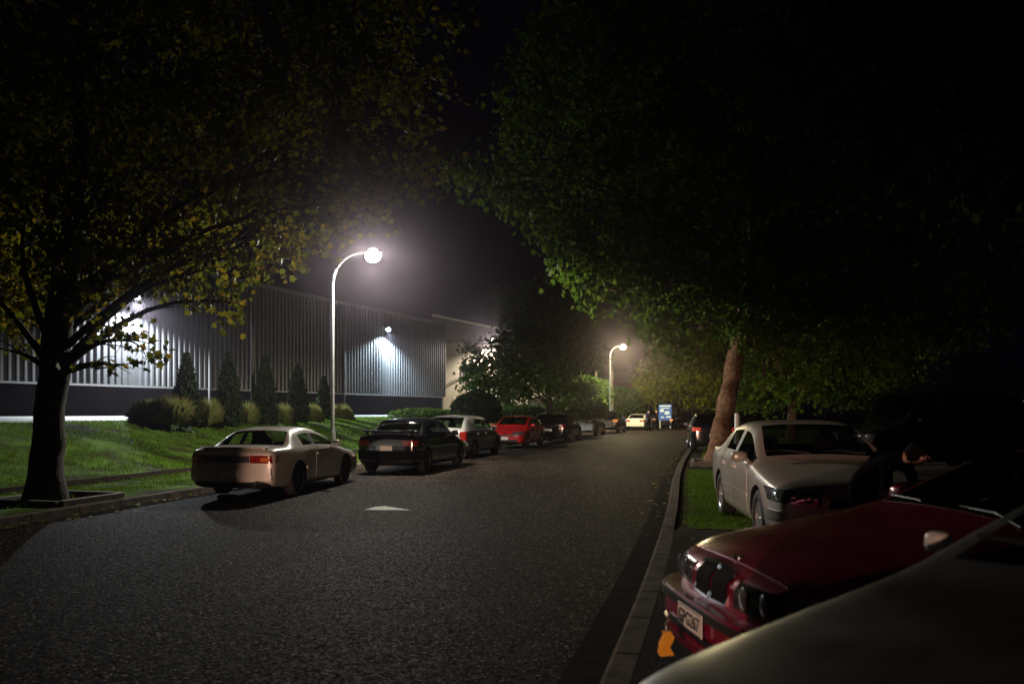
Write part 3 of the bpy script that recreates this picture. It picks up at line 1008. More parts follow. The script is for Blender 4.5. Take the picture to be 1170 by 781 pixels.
# blue lit sign
p = at(760, 488, 72)
sg = thing('sign_board', 'lit blue sign board with white panels below the yellow tree', 'sign', (p.x, 72, 0.1), -0.15)
for sx in (-0.55, 0.55):
    bm = bmesh.new(); add_box(bm, (sx, 0, 0.43), (0.09, 0.09, 0.88)); bm_obj('leg', bm, M_white, sg)
bm = bmesh.new(); add_box(bm, (0, 0, 1.75), (1.4, 0.16, 1.75), None, 0.02); bd = bm_obj('board', bm, emit('sign_blue', (0.05, 0.14, 0.42), 0.4), sg)
bm = bmesh.new()
for (x, z, w_, h_) in ((0, 2.45, 1.2, 0.14), (-0.35, 1.95, 0.4, 0.3), (0.2, 1.7, 0.5, 0.35), (0.35, 1.25, 0.5, 0.16), (-0.3, 1.2, 0.35, 0.12), (0.0, 2.2, 0.9, 0.08)):
    add_box(bm, (x, -0.09, z), (w_, 0.02, h_))
sg.scale = (0.82, 0.82, 0.82)
bm_obj('white_panel', bm, emit('sign_white', (0.7, 0.85, 1.0), 0.5), bd)


# ------------------------------------------------------------------ cars
def car_cage(P):
    L, W, H = P['L'], P['W'], P['H']
    hw = W / 2
    yc, ywt, yb, yd, yr, yg = P['yc'], P['ywt'], P['yb'], P['yd'], P['yr'], P['yg']
    zn, zc, zr_, zt = P['zn'], P['zc'], P['zr'], P['zt']      # nose, cowl, rear belt, tail heights
    wr = hw * P.get('tumble', 0.76)
    clr = P.get('clr', 0.17)
    nb, tb = P.get('nose_round', 0.80), P.get('tail_round', 0.84)
    tl = P.get('tail_low', 0.36)

    def zsh(d):
        return lerp(d, [0, 0.05, 0.28, yc, yg, max(yg + 0.01, L - 0.28), max(yg + 0.02, L - 0.05), max(yg + 0.03, L)], [zn - 0.13, zn - 0.06, zn, zc, zr_, zt, zt - 0.02, zt - 0.10])

    def wsc(d):
        return lerp(d, [0, 0.06, 0.28, 0.8, L - 0.7, L - 0.28, L - 0.06, L], [nb, (nb + 1) / 2, 0.965, 1.0, 1.0, 0.97, (tb + 1) / 2, tb])

    def zbt(d):
        return lerp(d, [0, 0.06, 0.6, L - 0.7, L - 0.06, L], [0.30, 0.20, clr, clr, clr + 0.06, tl])

    def roofz(d):
        return lerp(d, [ywt, (ywt + yr) / 2, yr], [H - 0.03, H + 0.005, H - P.get('roofdrop', 0.05)])

    def low(d):
        w = hw * wsc(d); zb = zbt(d); z = zsh(d)
        return [(0, zb), (0.75 * w, zb), (0.93 * w, zb + 0.02), (0.985 * w, zb + (z - zb) * 0.22), (w, zb + (z - zb) * 0.60), (0.982 * w, z - 0.045)], w, z

    def plain(d, crown, f=(0.92, 0.83, 0.72, 0.4)):
        l, w, z = low(d)
        return l + [(f[0] * w, z), (f[1] * w, z + crown * 0.35), (f[2] * w, z + crown * 0.55), (f[3] * w, z + crown * 0.88), (0, z + crown)]

    def cab(d):
        l, w, z = low(d)
        r = roofz(d)
        return l + [(0.935 * w, z + 0.01), (wr, r - 0.085), (wr - 0.075, r - 0.025), (wr * 0.5, r - 0.004), (0, r)]

    def base(d, crown):
        return plain(d, crown, (0.935, 0.885, 0.81, 0.45))

    def mix(a, b, t, d, bulge):
        l, w, z = low(d)
        o = list(l)
        for k in range(6, 11):
            o.append((a[k][0] * (1 - t) + b[k][0] * t, a[k][1] * (1 - t) + b[k][1] * t + (bulge if k > 6 else 0)))
        o[6] = (0.935 * w, z + 0.01)
        return o

    hc = P.get('hood_crown', 0.05)
    st = []
    for d in (0.0, 0.06, 0.28, 0.55, P['fo'], (P['fo'] + yc) / 2):
        st.append((d, plain(d, hc * (0.5 if d < 0.1 else 1))))
    iC = len(st)
    A, B_ = base(yc, hc + 0.02), cab(ywt)
    st.append((yc, A))
    dm = (yc + ywt) / 2
    st.append((dm, mix(A, B_, 0.5, dm, 0.03)))
    iT = len(st)
    st.append((ywt, B_))
    st.append((yb - 0.055, cab(yb - 0.055)))
    iB = len(st)
    st.append((yb + 0.055, cab(yb + 0.055)))
    if yd > yb + 0.5:
        st.append(((yb + yd) / 2, cab((yb + yd) / 2)))
    iD = len(st)
    st.append((yd, cab(yd)))
    iR = len(st)
    st.append((max(yr, yd + 0.06), cab(max(yr, yd + 0.06))))
    A2, B2 = cab(yr), base(yg, P.get('deck_crown', 0.04))
    dm = (max(yr, yd + 0.06) + yg) / 2
    st.append((dm, mix(A2, B2, 0.5, dm, 0.025)))
    iG = len(st)
    st.append((yg, B2))
    dc = P.get('deck_crown', 0.04)
    if L - 0.28 > yg + 0.15:
        if L - 0.28 > yg + 0.4:
            st.append(((yg + L - 0.28) / 2, plain((yg + L - 0.28) / 2, dc)))
        st.append((L - 0.28, plain(L - 0.28, dc)))
    st.append((max(L - 0.06, yg + 0.03), plain(max(L - 0.06, yg + 0.03), dc * 0.8)))
    st.append((L, plain(L, dc * 0.4)))
    V, Fc, mi = [], [], []
    ns = len(st)
    for d, sec in st:
        y = L / 2 - d
        for (x, z) in sec: V.append((x, y, z))
        for (x, z) in sec[1:10]: V.append((-x, y, z))
    R = 20

    def vid(i, k, side):
        if side > 0 or k in (0, 10): return i * R + k
        return i * R + 10 + k
    for i in range(ns - 1):
        for k in range(10):
            for s in (1, -1):
                q = (vid(i, k, s), vid(i, k + 1, s), vid(i + 1, k + 1, s), vid(i + 1, k, s))
                Fc.append(q if s < 0 else q[::-1])
                m = 0
                if iC <= i < iT and k in (8, 9): m = 1
                elif iR <= i < iG and k in (8, 9): m = 2
                elif k == 6:
                    if iC <= i < iB - 1: m = 3 if s > 0 else 4
                    elif iB - 1 <= i < iB: m = 7
                    elif iB <= i < iD: m = 5 if s > 0 else 6
                    elif P.get('rear_quarter') and iD <= i < iR: m = 7
                if k <= 1: m = 7
                mi.append(m)
    for i, flip in ((0, 1), (ns - 1, -1)):
        for k in range(10):
            q = (vid(i, k, 1), vid(i, k + 1, 1), vid(i, k + 1, -1), vid(i, k, -1))
            q2 = []
            for v in q:
                if v not in q2: q2.append(v)
            Fc.append(tuple(q2) if flip > 0 else tuple(q2[::-1])); mi.append(0)
    return V, Fc, mi


def wheel_parts(parent, x, y, r, tw, mrim, spokes=5, side=1):
    wroot = bpy.data.objects.new('wheel', None)
    wroot.empty_display_size = 0.1
    C.objects.link(wroot); wroot.parent = parent; wroot.location = (x, y, r)
    seg = 36
    # tyre lathe about X
    pr = [(-tw / 2, r * 0.66), (-tw / 2, r * 0.90), (-tw * 0.40, r * 0.985), (0, r), (tw * 0.40, r * 0.985), (tw / 2, r * 0.90), (tw / 2, r * 0.66), (tw * 0.3, r * 0.62), (-tw * 0.3, r * 0.62)]
    V, Fc = [], []
    m = len(pr)
    for k in range(seg):
        a = 2 * PI * k / seg
        for (px, rr) in pr: V.append((px, rr * math.cos(a), rr * math.sin(a)))
    for k in range(seg):
        for j in range(m):
            Fc.append((k * m + j, k * m + (j + 1) % m, ((k + 1) % seg) * m + (j + 1) % m, ((k + 1) % seg) * m + j))
    mesh_obj('tyre', V, Fc, M_rubber, wroot, True)
    bm = bmesh.new()
    # rim barrel and outer lip
    pr = [(tw * 0.40 * side, r * 0.655), (tw * 0.46 * side, r * 0.64), (tw * 0.40 * side, r * 0.60), (-tw * 0.3 * side, r * 0.58)]
    rings = []
    for k in range(seg):
        a = 2 * PI * k / seg
        rings.append([bm.verts.new((px, rr * math.cos(a), rr * math.sin(a))) for px, rr in pr])
    for k in range(seg):
        for j in range(3):
            bm.faces.new((rings[k][j], rings[k][j + 1], rings[(k + 1) % seg][j + 1], rings[(k + 1) % seg][j]))
    for k in range(spokes):
        a = 2 * PI * k / spokes + 0.3
        Rm = Matrix.Rotation(a, 3, 'X')
        add_box(bm, Rm @ Vector((tw * 0.30 * side, 0, r * 0.36)), (0.03, r * 0.17, r * 0.55), Rm)
    add_tube(bm, [(tw * 0.22 * side, 0, 0), (tw * 0.40 * side, 0, 0)], [r * 0.17, r * 0.14], 16)
    bm_obj('rim', bm, mrim, wroot, True, 35)
    bm = bmesh.new()
    add_tube(bm, [(-tw * 0.28 * side, 0, 0), (-tw * 0.02 * side, 0, 0)], [r * 0.59, r * 0.59], 28)
    bm_obj('brake_drum', bm, M_black, wroot, True, 35)
    return wroot


def patch(name, parent, bvh, quad, mode, mat, off=0.006, n=8, m=8, L=6.0, skirt=0.006, curve=None):
    """piece laid on the body: corners in the plane of the given view, dropped on to the shell"""
    q = [Vector((a, b)) for a, b in quad]
    mat = PANEL.get(mat.name, mat)

    def pt(u, v):
        a = q[0].lerp(q[1], u); b = q[3].lerp(q[2], u)
        return a.lerp(b, v)
    G = {}
    for i in range(n + 1):
        for j in range(m + 1):
            p = pt(i / n, j / m)
            if mode == 'front': o, d = Vector((p.x, L, p.y)), Vector((0, -1, 0))
            elif mode == 'rear': o, d = Vector((p.x, -L, p.y)), Vector((0, 1, 0))
            elif mode == 'right': o, d = Vector((3, p.x, p.y)), Vector((-1, 0, 0))
            elif mode == 'left': o, d = Vector((-3, p.x, p.y)), Vector((1, 0, 0))
            elif mode == 'top': o, d = Vector((p.x, p.y, 4)), Vector((0, 0, -1))
            h = bvh.ray_cast(o, d)
            if h[0] is not None:
                nn = h[1] if h[1].dot(d) < 0 else -h[1]
                G[i, j] = (h[0] + nn * off, h[0] - nn * skirt, -d)
    V, Fc, ids, cnt = [], [], {}, {}
    for k, (a, b, d) in G.items():
        ids[k] = len(V); V.append(a)
    for i in range(n):
        for j in range(m):
            c = [(i, j), (i + 1, j), (i + 1, j + 1), (i, j + 1)]
            if all(k in ids for k in c):
                pp = [V[ids[k]] for k in c]
                if max((pp[0] - pp[2]).length, (pp[1] - pp[3]).length) > 0.6: continue
                Fc.append(tuple(ids[k] for k in c))
                for e in range(4):
                    kk = (c[e], c[(e + 1) % 4])
                    if (kk[1], kk[0]) in cnt: cnt[(kk[1], kk[0])] += 1
                    else: cnt[kk] = cnt.get(kk, 0) + 1
    if not Fc: return None
    lo = {}
    for (a, b), cc in list(cnt.items()):
        if cc == 1:
            for k in (a, b):
                if k not in lo:
                    lo[k] = len(V); V.append(G[k][1])
            Fc.append((ids[a], lo[a], lo[b], ids[b]))
    o = mesh_obj(name, V, Fc, mat, parent, True)
    bm = bmesh.new(); bm.from_mesh(o.data)
    bmesh.ops.recalc_face_normals(bm, faces=bm.faces)
    s = sum(f.normal.dot(G[next(iter(G))][2]) * f.calc_area() for f in bm.faces)
    if s < 0: bmesh.ops.reverse_faces(bm, faces=bm.faces)
    bm.to_mesh(o.data); bm.free()
    o.data.set_sharp_from_angle(angle=math.radians(50))
    return o


def mirror_part(parent, x, y, z, mat, s, size=(0.10, 0.065, 0.068)):
    bm = bmesh.new()
    bmesh.ops.create_uvsphere(bm, u_segments=18, v_segments=12, radius=1)
    for v in bm.verts:
        p = v.co
        k = 1.0 / max(1e-6, (abs(p.x)**3 + abs(p.y)**3 + abs(p.z)**3) ** (1 / 3))
        v.co = Vector((p.x * k * size[0], (p.y * k * size[1] if p.y > 0 else p.y * k * size[1] * 0.5), p.z * k * size[2]))
    for v in bm.verts: v.co += Vector((x + s * 0.10, y, z))
    add_tube(bm, [(x - s * 0.02, y, z - 0.05), (x + s * 0.06, y, z - 0.03)], [0.025, 0.02], 8)
    o = bm_obj('wing_mirror', bm, mat, parent, True, 60)
    bm = bmesh.new()
    add_box(bm, (x + s * 0.10, y - size[1] * 0.5 - 0.002, z), (size[0] * 1.6, 0.006, size[2] * 1.45), None, 0.002)
    bm_obj('mirror_glass', bm, M_chrome, o)


def seats(root, P, rear=True):
    L = P['L']
    y0 = L / 2 - P['yb']
    z0 = P.get('seat_z', 0.42)
    hx = P['W'] * 0.21
    for s in (-1, 1):
        bm = bmesh.new()
        add_box(bm, (s * hx, y0 + 0.35, z0), (0.48, 0.5, 0.14), None, 0.04)
        add_box(bm, (s * hx, y0 + 0.04, z0 + 0.34), (0.46, 0.13, 0.56), Matrix.Rotation(math.radians(-14), 3, 'X'), 0.05)
        add_box(bm, (s * hx, y0 - 0.08, z0 + 0.70), (0.26, 0.09, 0.17), Matrix.Rotation(math.radians(-10), 3, 'X'), 0.035)
        bm_obj('front_seat', bm, M_cloth, root, True, 40)
    yr = L / 2 - P['yd'] + 0.1
    if rear:
        bm = bmesh.new()
        add_box(bm, (0, yr + 0.25, z0), (P['W'] * 0.72, 0.5, 0.14), None, 0.04)
        add_box(bm, (0, yr - 0.05, z0 + 0.28), (P['W'] * 0.70, 0.13, 0.5), Matrix.Rotation(math.radians(-18), 3, 'X'), 0.05)
        bm_obj('rear_seat', bm, M_cloth, root, True, 40)
    bm = bmesh.new()
    add_box(bm, (0, L / 2 - P['yc'] - 0.32, P['zc'] - 0.10), (P['W'] * 0.8, 0.4, 0.2), None, 0.05)
    bm_obj('dashboard', bm, M_cloth, root, True, 40)
    bm = bmesh.new()
    c = Vector((hx, L / 2 - P['yc'] - 0.62, P['zc'] - 0.08))
    R = Matrix.Rotation(math.radians(65), 3, 'X')
    add_tube(bm, [c + R @ Vector((0.18 * math.cos(a), 0.18 * math.sin(a), 0)) for a in np.linspace(0, 2 * PI, 25)], 0.014, 6, False)
    add_box(bm, c, (0.34, 0.03, 0.02), R)
    bm_obj('steering_wheel', bm, M_black, root, True, 40)


def make_car(name, label, P, pos, fwd, mpaint, cat='car', group='cars parked along the road', mglass=None, rim=None, spokes=5, interior=True):
    fwd = Vector((fwd[0], fwd[1])).normalized()
    root = thing(name, label, cat, pos, math.atan2(-fwd.x, fwd.y), group)
    mglass = mglass or M_glass
    L, W = P['L'], P['W']
    V, Fc, mi = car_cage(P)
    me = bpy.data.meshes.new('cage')
    me.from_pydata(V, [], Fc)
    slots = [mpaint, mglass, mglass, mglass, mglass, mglass, mglass, M_black]
    for m in slots: me.materials.append(m)
    me.polygons.foreach_set('material_index', mi)
    bm = bmesh.new(); bm.from_mesh(me); bmesh.ops.recalc_face_normals(bm, faces=bm.faces); bm.to_mesh(me); bm.free()
    tmp = bpy.data.objects.new('cage', me); C.objects.link(tmp)
    sub = tmp.modifiers.new('s', 'SUBSURF'); sub.levels = 2; sub.render_levels = 2
    # wheel wells
    r = P['r']; tw = P.get('tw', 0.2)
    yf = L / 2 - P['fo']; yrw = yf - P['wb']
    cb = bmesh.new()
    for y in (yf, yrw):
        for s in (-1, 1):
            add_tube(cb, [(s * (W / 2 - tw - 0.10), y, r + 0.01), (s * (W / 2 + 0.3), y, r + 0.01)], r * P.get('arch', 1.13), 40)
    bmesh.ops.recalc_face_normals(cb, faces=cb.faces)
    cme = bpy.data.meshes.new('cut'); cb.to_mesh(cme); cb.free()
    for m in slots: cme.materials.append(m)
    cme.polygons.foreach_set('material_index', [7] * len(cme.polygons))
    cut = bpy.data.objects.new('cut', cme); C.objects.link(cut)
    bo = tmp.modifiers.new('b', 'BOOLEAN'); bo.operation = 'DIFFERENCE'; bo.solver = 'EXACT'; bo.object = cut
    dg = bpy.context.evaluated_depsgraph_get()
    ev = tmp.evaluated_get(dg)
    full = bpy.data.meshes.new_from_object(ev)
    bpy.data.objects.remove(cut); bpy.data.objects.remove(tmp)
    vs = [v.co.copy() for v in full.vertices]
    ps = [tuple(p.vertices) for p in full.polygons]
    pm = [p.material_index for p in full.polygons]
    bvh = BVHTree.FromPolygons(vs, ps)

    def sub_mesh(nm, want, mats, idx=None, inset=0.0):
        used = {}
        V2, F2, M2 = [], [], []
        for p, m in zip(ps, pm):
            if m in want:
                f = []
                for v in p:
                    if v not in used:
                        used[v] = len(V2); V2.append(vs[v])
                    f.append(used[v])
                F2.append(f); M2.append(idx[m] if idx else 0)
        if not F2: return None
        o = mesh_obj(nm, V2, F2, mats, root, True, M2)
        o.data.set_sharp_from_angle(angle=math.radians(42))
        if inset:
            ob = o.data
            nrmv = [v.normal.copy() for v in ob.vertices]
            for v, nv in zip(ob.vertices, nrmv): v.co -= nv * inset
        return o
    sub_mesh('body', (0, 7), [mpaint, M_black], {0: 0, 7: 1})
    sub_mesh('windscreen', (1,), [mglass], None, 0.004)
    sub_mesh('rear_window', (2,), [mglass], None, 0.004)
    for k in (3, 4, 5, 6):
        sub_mesh('side_window', (k,), [mglass], None, 0.006)
    bpy.data.meshes.remove(full); bpy.data.meshes.remove(me); bpy.data.meshes.remove(cme)
    rim = rim or M_alloy
    for y in (yf, yrw):
        for s in (-1, 1):
            wheel_parts(root, s * (W / 2 - tw / 2 - P.get('inset', 0.025)), y, r, tw, rim, spokes, s)
    my = L / 2 - P['yc'] - 0.30
    for s in (-1, 1):
        mirror_part(root, s * (W / 2 * 0.94), my, P['zc'] + 0.06, P.get('mirror_mat', mpaint), s, P.get('mirror_size', (0.10, 0.065, 0.068)))
    if interior: seats(root, P)
    return root, bvh


def lamps(root, bvh, P, front=None, rear=None, fm=None, rm=None, lit=False, n=10):
    """front / rear: (x inner, x outer, z low, z high, lift of the outer end)"""
    out = []
    for s in (-1, 1):
        if front:
            xi, xo, z0, z1, k = front
            out.append(patch('headlight', root, bvh, [(s * xi, z0), (s * xo, z0 + k), (s * xo, z1 + k), (s * xi, z1)], 'front', fm or M_lens, 0.008, n, 6))
        if rear:
            xi, xo, z0, z1, k = rear
            out.append(patch('tail_light', root, bvh, [(s * xi, z0), (s * xo, z0 + k), (s * xo, z1 + k), (s * xi, z1)], 'rear', rm or M_red, 0.008, n, 6))
    return out


def doors(root, bvh, P, mpaint, four=True):
    L = P['L']
    y0 = L / 2 - P['yc'] - 0.10
    yb = L / 2 - P['yb']
    yd = L / 2 - P['yd'] - 0.02
    zlo = P.get('clr', 0.17) + 0.14
    spans = [(y0, yb)] + ([(yb - 0.02, yd - 0.05)] if four else [])
    for mode in ('left', 'right'):
        for (a, b) in spans:
            zt_ = P['zc'] - 0.03
            zlow_b = zlo
            cut_r = (L / 2 - P['fo'] - P['wb']) + P['r'] * 1.28
            bb = max(b, cut_r) if b < cut_r else b
            d = patch('door', root, bvh, [(a, zlo), (bb, zlo), (b, zt_), (a, zt_)], mode, mpaint, 0.004, 16, 8, skirt=0.01)
            if d:
                hb = b + 0.22
                patch('handle', d, bvh, [(hb, zt_ - 0.10), (hb - 0.16, zt_ - 0.10), (hb - 0.16, zt_ - 0.065), (hb, zt_ - 0.065)], mode, mpaint, 0.03, 6, 2)
    for mode in ('left', 'right'):
        patch('side_moulding', root, bvh, [(y0, zlo + 0.20), (yd, zlo + 0.20), (yd, zlo + 0.235), (y0, zlo + 0.235)], mode, M_black if P.get('dark_mould') else mpaint, 0.014, 20, 1)


def plate(root, bvh, z, mode, text=None, w=0.36, h=0.125, tilt=None, y=None):
    Ls = 1 if mode == 'front' else -1
    hit = bvh.ray_cast(Vector((0.0, Ls * 6, z)), Vector((0, -Ls, 0)))
    yy = hit[0].y + Ls * 0.02 if y is None else y
    bm = bmesh.new()
    add_box(bm, (0, yy, z), (w, 0.008, h), None, 0.003)
    o = bm_obj('number_plate', bm, M_plate, root)
    if text:
        cu = bpy.data.curves.new('txt', 'FONT')
        cu.body = text; cu.size = 0.108; cu.align_x = 'CENTER'; cu.align_y = 'CENTER'; cu.extrude = 0.001; cu.offset = 0.0022
        cu.space_character = 1.0
        to = bpy.data.objects.new('txt', cu); C.objects.link(to)
        dg = bpy.context.evaluated_depsgraph_get()
        me = bpy.data.meshes.new_from_object(to.evaluated_get(dg))
        bpy.data.objects.remove(to)
        xs = [v.co.x for v in me.vertices]; zs_ = [v.co.y for v in me.vertices]
        sx = w * 0.86 / (max(xs) - min(xs)); sz = h * 0.62 / (max(zs_) - min(zs_))
        cx_ = (max(xs) + min(xs)) / 2; cz_ = (max(zs_) + min(zs_)) / 2
        for v in me.vertices:
            a, b, c = v.co
            v.co = (-(a - cx_) * sx * Ls, yy + Ls * (0.0055 + c), z + (b - cz_) * sz)
        me.materials.append(M_ink)
        lo = bpy.data.objects.new('lettering', me); C.objects.link(lo); lo.parent = o
        # thin raised border
        bm = bmesh.new()
        for (x, zz, ww, hh) in ((0, h / 2 - 0.006, w - 0.012, 0.004), (0, -h / 2 + 0.006, w - 0.012, 0.004), (w / 2 - 0.006, 0, 0.004, h - 0.016), (-w / 2 + 0.006, 0, 0.004, h - 0.016)):
            add_box(bm, (x, yy + Ls * 0.005, z + zz), (ww, 0.002, hh))
        bm_obj('border', bm, M_ink, o)
    return o


def tail_pipe(root, x, y, z, r=0.03):
    bm = bmesh.new()
    add_tube(bm, [(x, y + 0.25, z), (x, y, z)], [r, r], 14, False)
    add_tube(bm, [(x, y + 0.01, z), (x, y + 0.2, z)], [r * 0.85, r * 0.85], 14, True)
    bm_obj('tail_pipe', bm, M_chrome, root, True, 40)


P_silver = paint('silver_paint', (0.42, 0.41, 0.38), 0.45, 0.34)
P_coupe = paint('pearl_white_paint', (0.50, 0.47, 0.43), 0.15, 0.38)
P_blk = paint('black_paint', (0.005, 0.005, 0.006), 0.0, 0.12)
P_dk = paint('dark_blue_paint', (0.005, 0.006, 0.010), 0.0, 0.12)
P_white = paint('white_car_paint', (0.62, 0.61, 0.58), 0.0, 0.35)
P_redp = paint('bright_red_paint', (0.50, 0.012, 0.014), 0.0, 0.3)
P_burg = paint('burgundy_paint', (0.24, 0.004, 0.034), 0.25, 0.28)
P_grey = paint('grey_paint', (0.019, 0.0205, 0.0195), 0.0, 0.42, 0.0)
P_warm_mirror = paint('warm_lit_mirror_paint', (0.45, 0.42, 0.38), 0.35, 0.36)  # silver mirror shell, copper tone of the warm headlight put into its colour

SEDAN = dict(L=4.5, W=1.72, H=1.40, wb=2.65, fo=0.88, r=0.315, yc=1.28, ywt=2.02, yb=2.42, yd=3.12, yr=3.30, yg=3.78, zn=0.70, zc=0.93, zr=0.95, zt=0.98)
COUPE = dict(L=4.47, W=1.69, H=1.29, wb=2.475, fo=0.93, r=0.31, yc=1.42, ywt=2.18, yb=2.62, yd=3.14, yr=3.26, yg=3.70, zn=0.68, zc=0.86, zr=0.90, zt=0.91, tumble=0.735, clr=0.15, tail_round=0.91, nose_round=0.86, hood_crown=0.04, deck_crown=0.03, tail_low=0.34)
WAGON = dict(L=4.3, W=1.72, H=1.47, wb=2.6, fo=0.86, r=0.31, yc=1.15, ywt=1.88, yb=2.35, yd=3.15, yr=3.80, yg=4.18, zn=0.72, zc=0.94, zr=0.98, zt=0.96, tumble=0.79)
HATCH = dict(L=4.3, W=1.74, H=1.40, wb=2.6, fo=0.9, r=0.315, yc=1.2, ywt=2.05, yb=2.5, yd=3.2, yr=3.5, yg=4.05, zn=0.68, zc=0.92, zr=0.97, zt=0.97, tumble=0.75, nose_round=0.76)
SUV = dict(L=4.5, W=1.80, H=1.68, wb=2.65, fo=0.85, r=0.35, yc=1.2, ywt=1.85, yb=2.4, yd=3.25, yr=4.0, yg=4.36, zn=0.90, zc=1.08, zr=1.10, zt=1.08, tumble=0.82, clr=0.24, tail_low=0.42)
VAN = dict(L=4.8, W=1.8, H=2.0, wb=2.8, fo=0.85, r=0.34, yc=1.02, ywt=1.5, yb=1.95, yd=2.9, yr=4.5, yg=4.72, zn=1.0, zc=1.18, zr=1.2, zt=1.18, tumble=0.88, clr=0.22, tail_low=0.42)

RD = Vector((0.26, 0.966))

# white coupe
h = Vector((0.15, 0.989))
rootc, bv = make_car('coupe', 'white two door coupe with one side of its tail lit, parked beside the far kerb', COUPE, (-4.68, 16.42, 0.02), h, P_coupe, rim=M_dalloy, spokes=5)
tl = lamps(rootc, bv, COUPE, front=(0.3, 0.78, 0.52, 0.64, 0.0), rear=(0.36, 0.80, 0.66, 0.80, 0.0))
patch('rear_panel', rootc, bv, [(-0.35, 0.67), (0.35, 0.67), (0.35, 0.79), (-0.35, 0.79)], 'rear', M_black, 0.005, 8, 3)
for s in (-1, 1):
    patch('tail_light_lens', tl[1 if s < 0 else 3], bv, [(s * 0.56, 0.69), (s * 0.72, 0.69), (s * 0.72, 0.76), (s * 0.56, 0.76)], 'rear', M_orange, 0.013, 4, 2)
patch('bumper', rootc, bv, [(-0.74, 0.36), (0.74, 0.36), (0.75, 0.58), (-0.75, 0.58)], 'rear', P_coupe, 0.045, 22, 8, skirt=0.03)
plate(rootc, bv, 0.47, 'rear', None, y=-COUPE['L'] / 2 - 0.055)
patch('boot_lid', rootc, bv, [(-0.60, -2.13), (0.60, -2.13), (0.60, -1.72), (-0.60, -1.72)], 'top', P_coupe, 0.008, 12, 6)
bm = bmesh.new()
add_box(bm, (0, -2.10, 0.935), (1.25, 0.14, 0.025), None, 0.011)
for s in (-1, 1): add_box(bm, (s * 0.56, -2.08, 0.91), (0.06, 0.1, 0.05), None, 0.01)
bm_obj('spoiler', bm, P_coupe, rootc, True, 40)
doors(rootc, bv, COUPE, P_coupe, False)
tail_pipe(rootc, 0.45, -2.27, 0.27, 0.04)

# black sedan with a rear wing
cx_ = Vector((-3.17, 20.0)) + Vector((0.25, 0.968)) * 2.15
BS = dict(SEDAN, H=1.42, L=4.3, yr=3.2, yg=3.62)
r2, bv = make_car('sedan', 'black sedan with a rear wing parked between the white coupe and the pale wagon', BS, (cx_.x, cx_.y, 0.02), (0.25, 0.968), P_blk, mglass=M_glassd, rim=M_dalloy)
lamps(r2, bv, BS, front=(0.35, 0.78, 0.56, 0.68, 0), rear=(0.45, 0.80, 0.72, 0.86, 0))
bm = bmesh.new()
add_box(bm, (0, -2.0, 1.09), (1.36, 0.17, 0.035), Matrix.Rotation(math.radians(6), 3, 'X'), 0.012)
for s in (-1, 1): add_box(bm, (s * 0.58, -1.98, 1.02), (0.05, 0.12, 0.17), None, 0.008)
bm_obj('rear_wing', bm, P_blk, r2, True, 40)
patch('bumper', r2, bv, [(-0.82, 0.38), (0.82, 0.38), (0.82, 0.60), (-0.82, 0.60)], 'rear', M_grille, 0.04, 20, 6, skirt=0.03)
plate(r2, bv, 0.66, 'rear')
doors(r2, bv, BS, P_blk)

# pale wagon
cx_ = Vector((-2.28, 26.5)) + Vector((0.27, 0.963)) * 2.1
r3, bv = make_car('wagon', 'pale silver wagon with a bright roof parked ahead of the black winged sedan', WAGON, (cx_.x, cx_.y, 0.02), (0.27, 0.963), P_silver)
lamps(r3, bv, WAGON, front=(0.35, 0.78, 0.58, 0.70, 0), rear=(0.58, 0.80, 0.62, 0.92, 0))
plate(r3, bv, 0.62, 'rear')
patch('bumper', r3, bv, [(-0.80, 0.36), (0.80, 0.36), (0.80, 0.54), (-0.80, 0.54)], 'rear', P_silver, 0.04, 20, 6, skirt=0.03)
doors(r3, bv, WAGON, P_silver)

# red car facing us
cx_ = Vector((-0.36, 34.0)) + Vector((0.27, 0.963)) * 2.15
r4, bv = make_car('hatchback', 'bright red car facing the camera in the far row', HATCH, (cx_.x, cx_.y, 0.02), (-0.27, -0.963), P_redp, mglass=M_glassd)
lamps(r4, bv, HATCH, front=(0.36, 0.80, 0.56, 0.68, 0.03), rear=(0.5, 0.8, 0.7, 0.85, 0))
patch('grille', r4, bv, [(-0.42, 0.54), (0.42, 0.54), (0.36, 0.60), (-0.36, 0.60)], 'front', M_black, 0.006, 8, 3)
patch('air_intake', r4, bv, [(-0.60, 0.28), (0.60, 0.28), (0.60, 0.38), (-0.60, 0.38)], 'front', M_black, 0.006, 8, 3)
patch('badge', r4, bv, [(-0.05, 0.62), (0.05, 0.62), (0.05, 0.67), (-0.05, 0.67)], 'front', M_chrome, 0.012, 3, 3)
plate(r4, bv, 0.44, 'front', w=0.42)
doors(r4, bv, HATCH, P_redp)

# dark off-roader
cx_ = Vector((1.8, 39.5)) + Vector((0.28, 0.96)) * 2.2
D = dict(SUV, H=1.52, L=4.4, yg=4.24, yr=3.9, zc=1.0, zr=1.02, zt=1.0, zn=0.84)
r5, bv = make_car('hatchback', 'glossy black hatchback parked between the red car and the white off-roader', D, (cx_.x, cx_.y, 0.02), (0.28, 0.96), P_blk, mglass=M_glassd)
lamps(r5, bv, D, front=(0.36, 0.80, 0.6, 0.74, 0.0), rear=(0.58, 0.84, 0.72, 0.96, 0))
plate(r5, bv, 0.66, 'rear')
doors(r5, bv, D, P_blk)

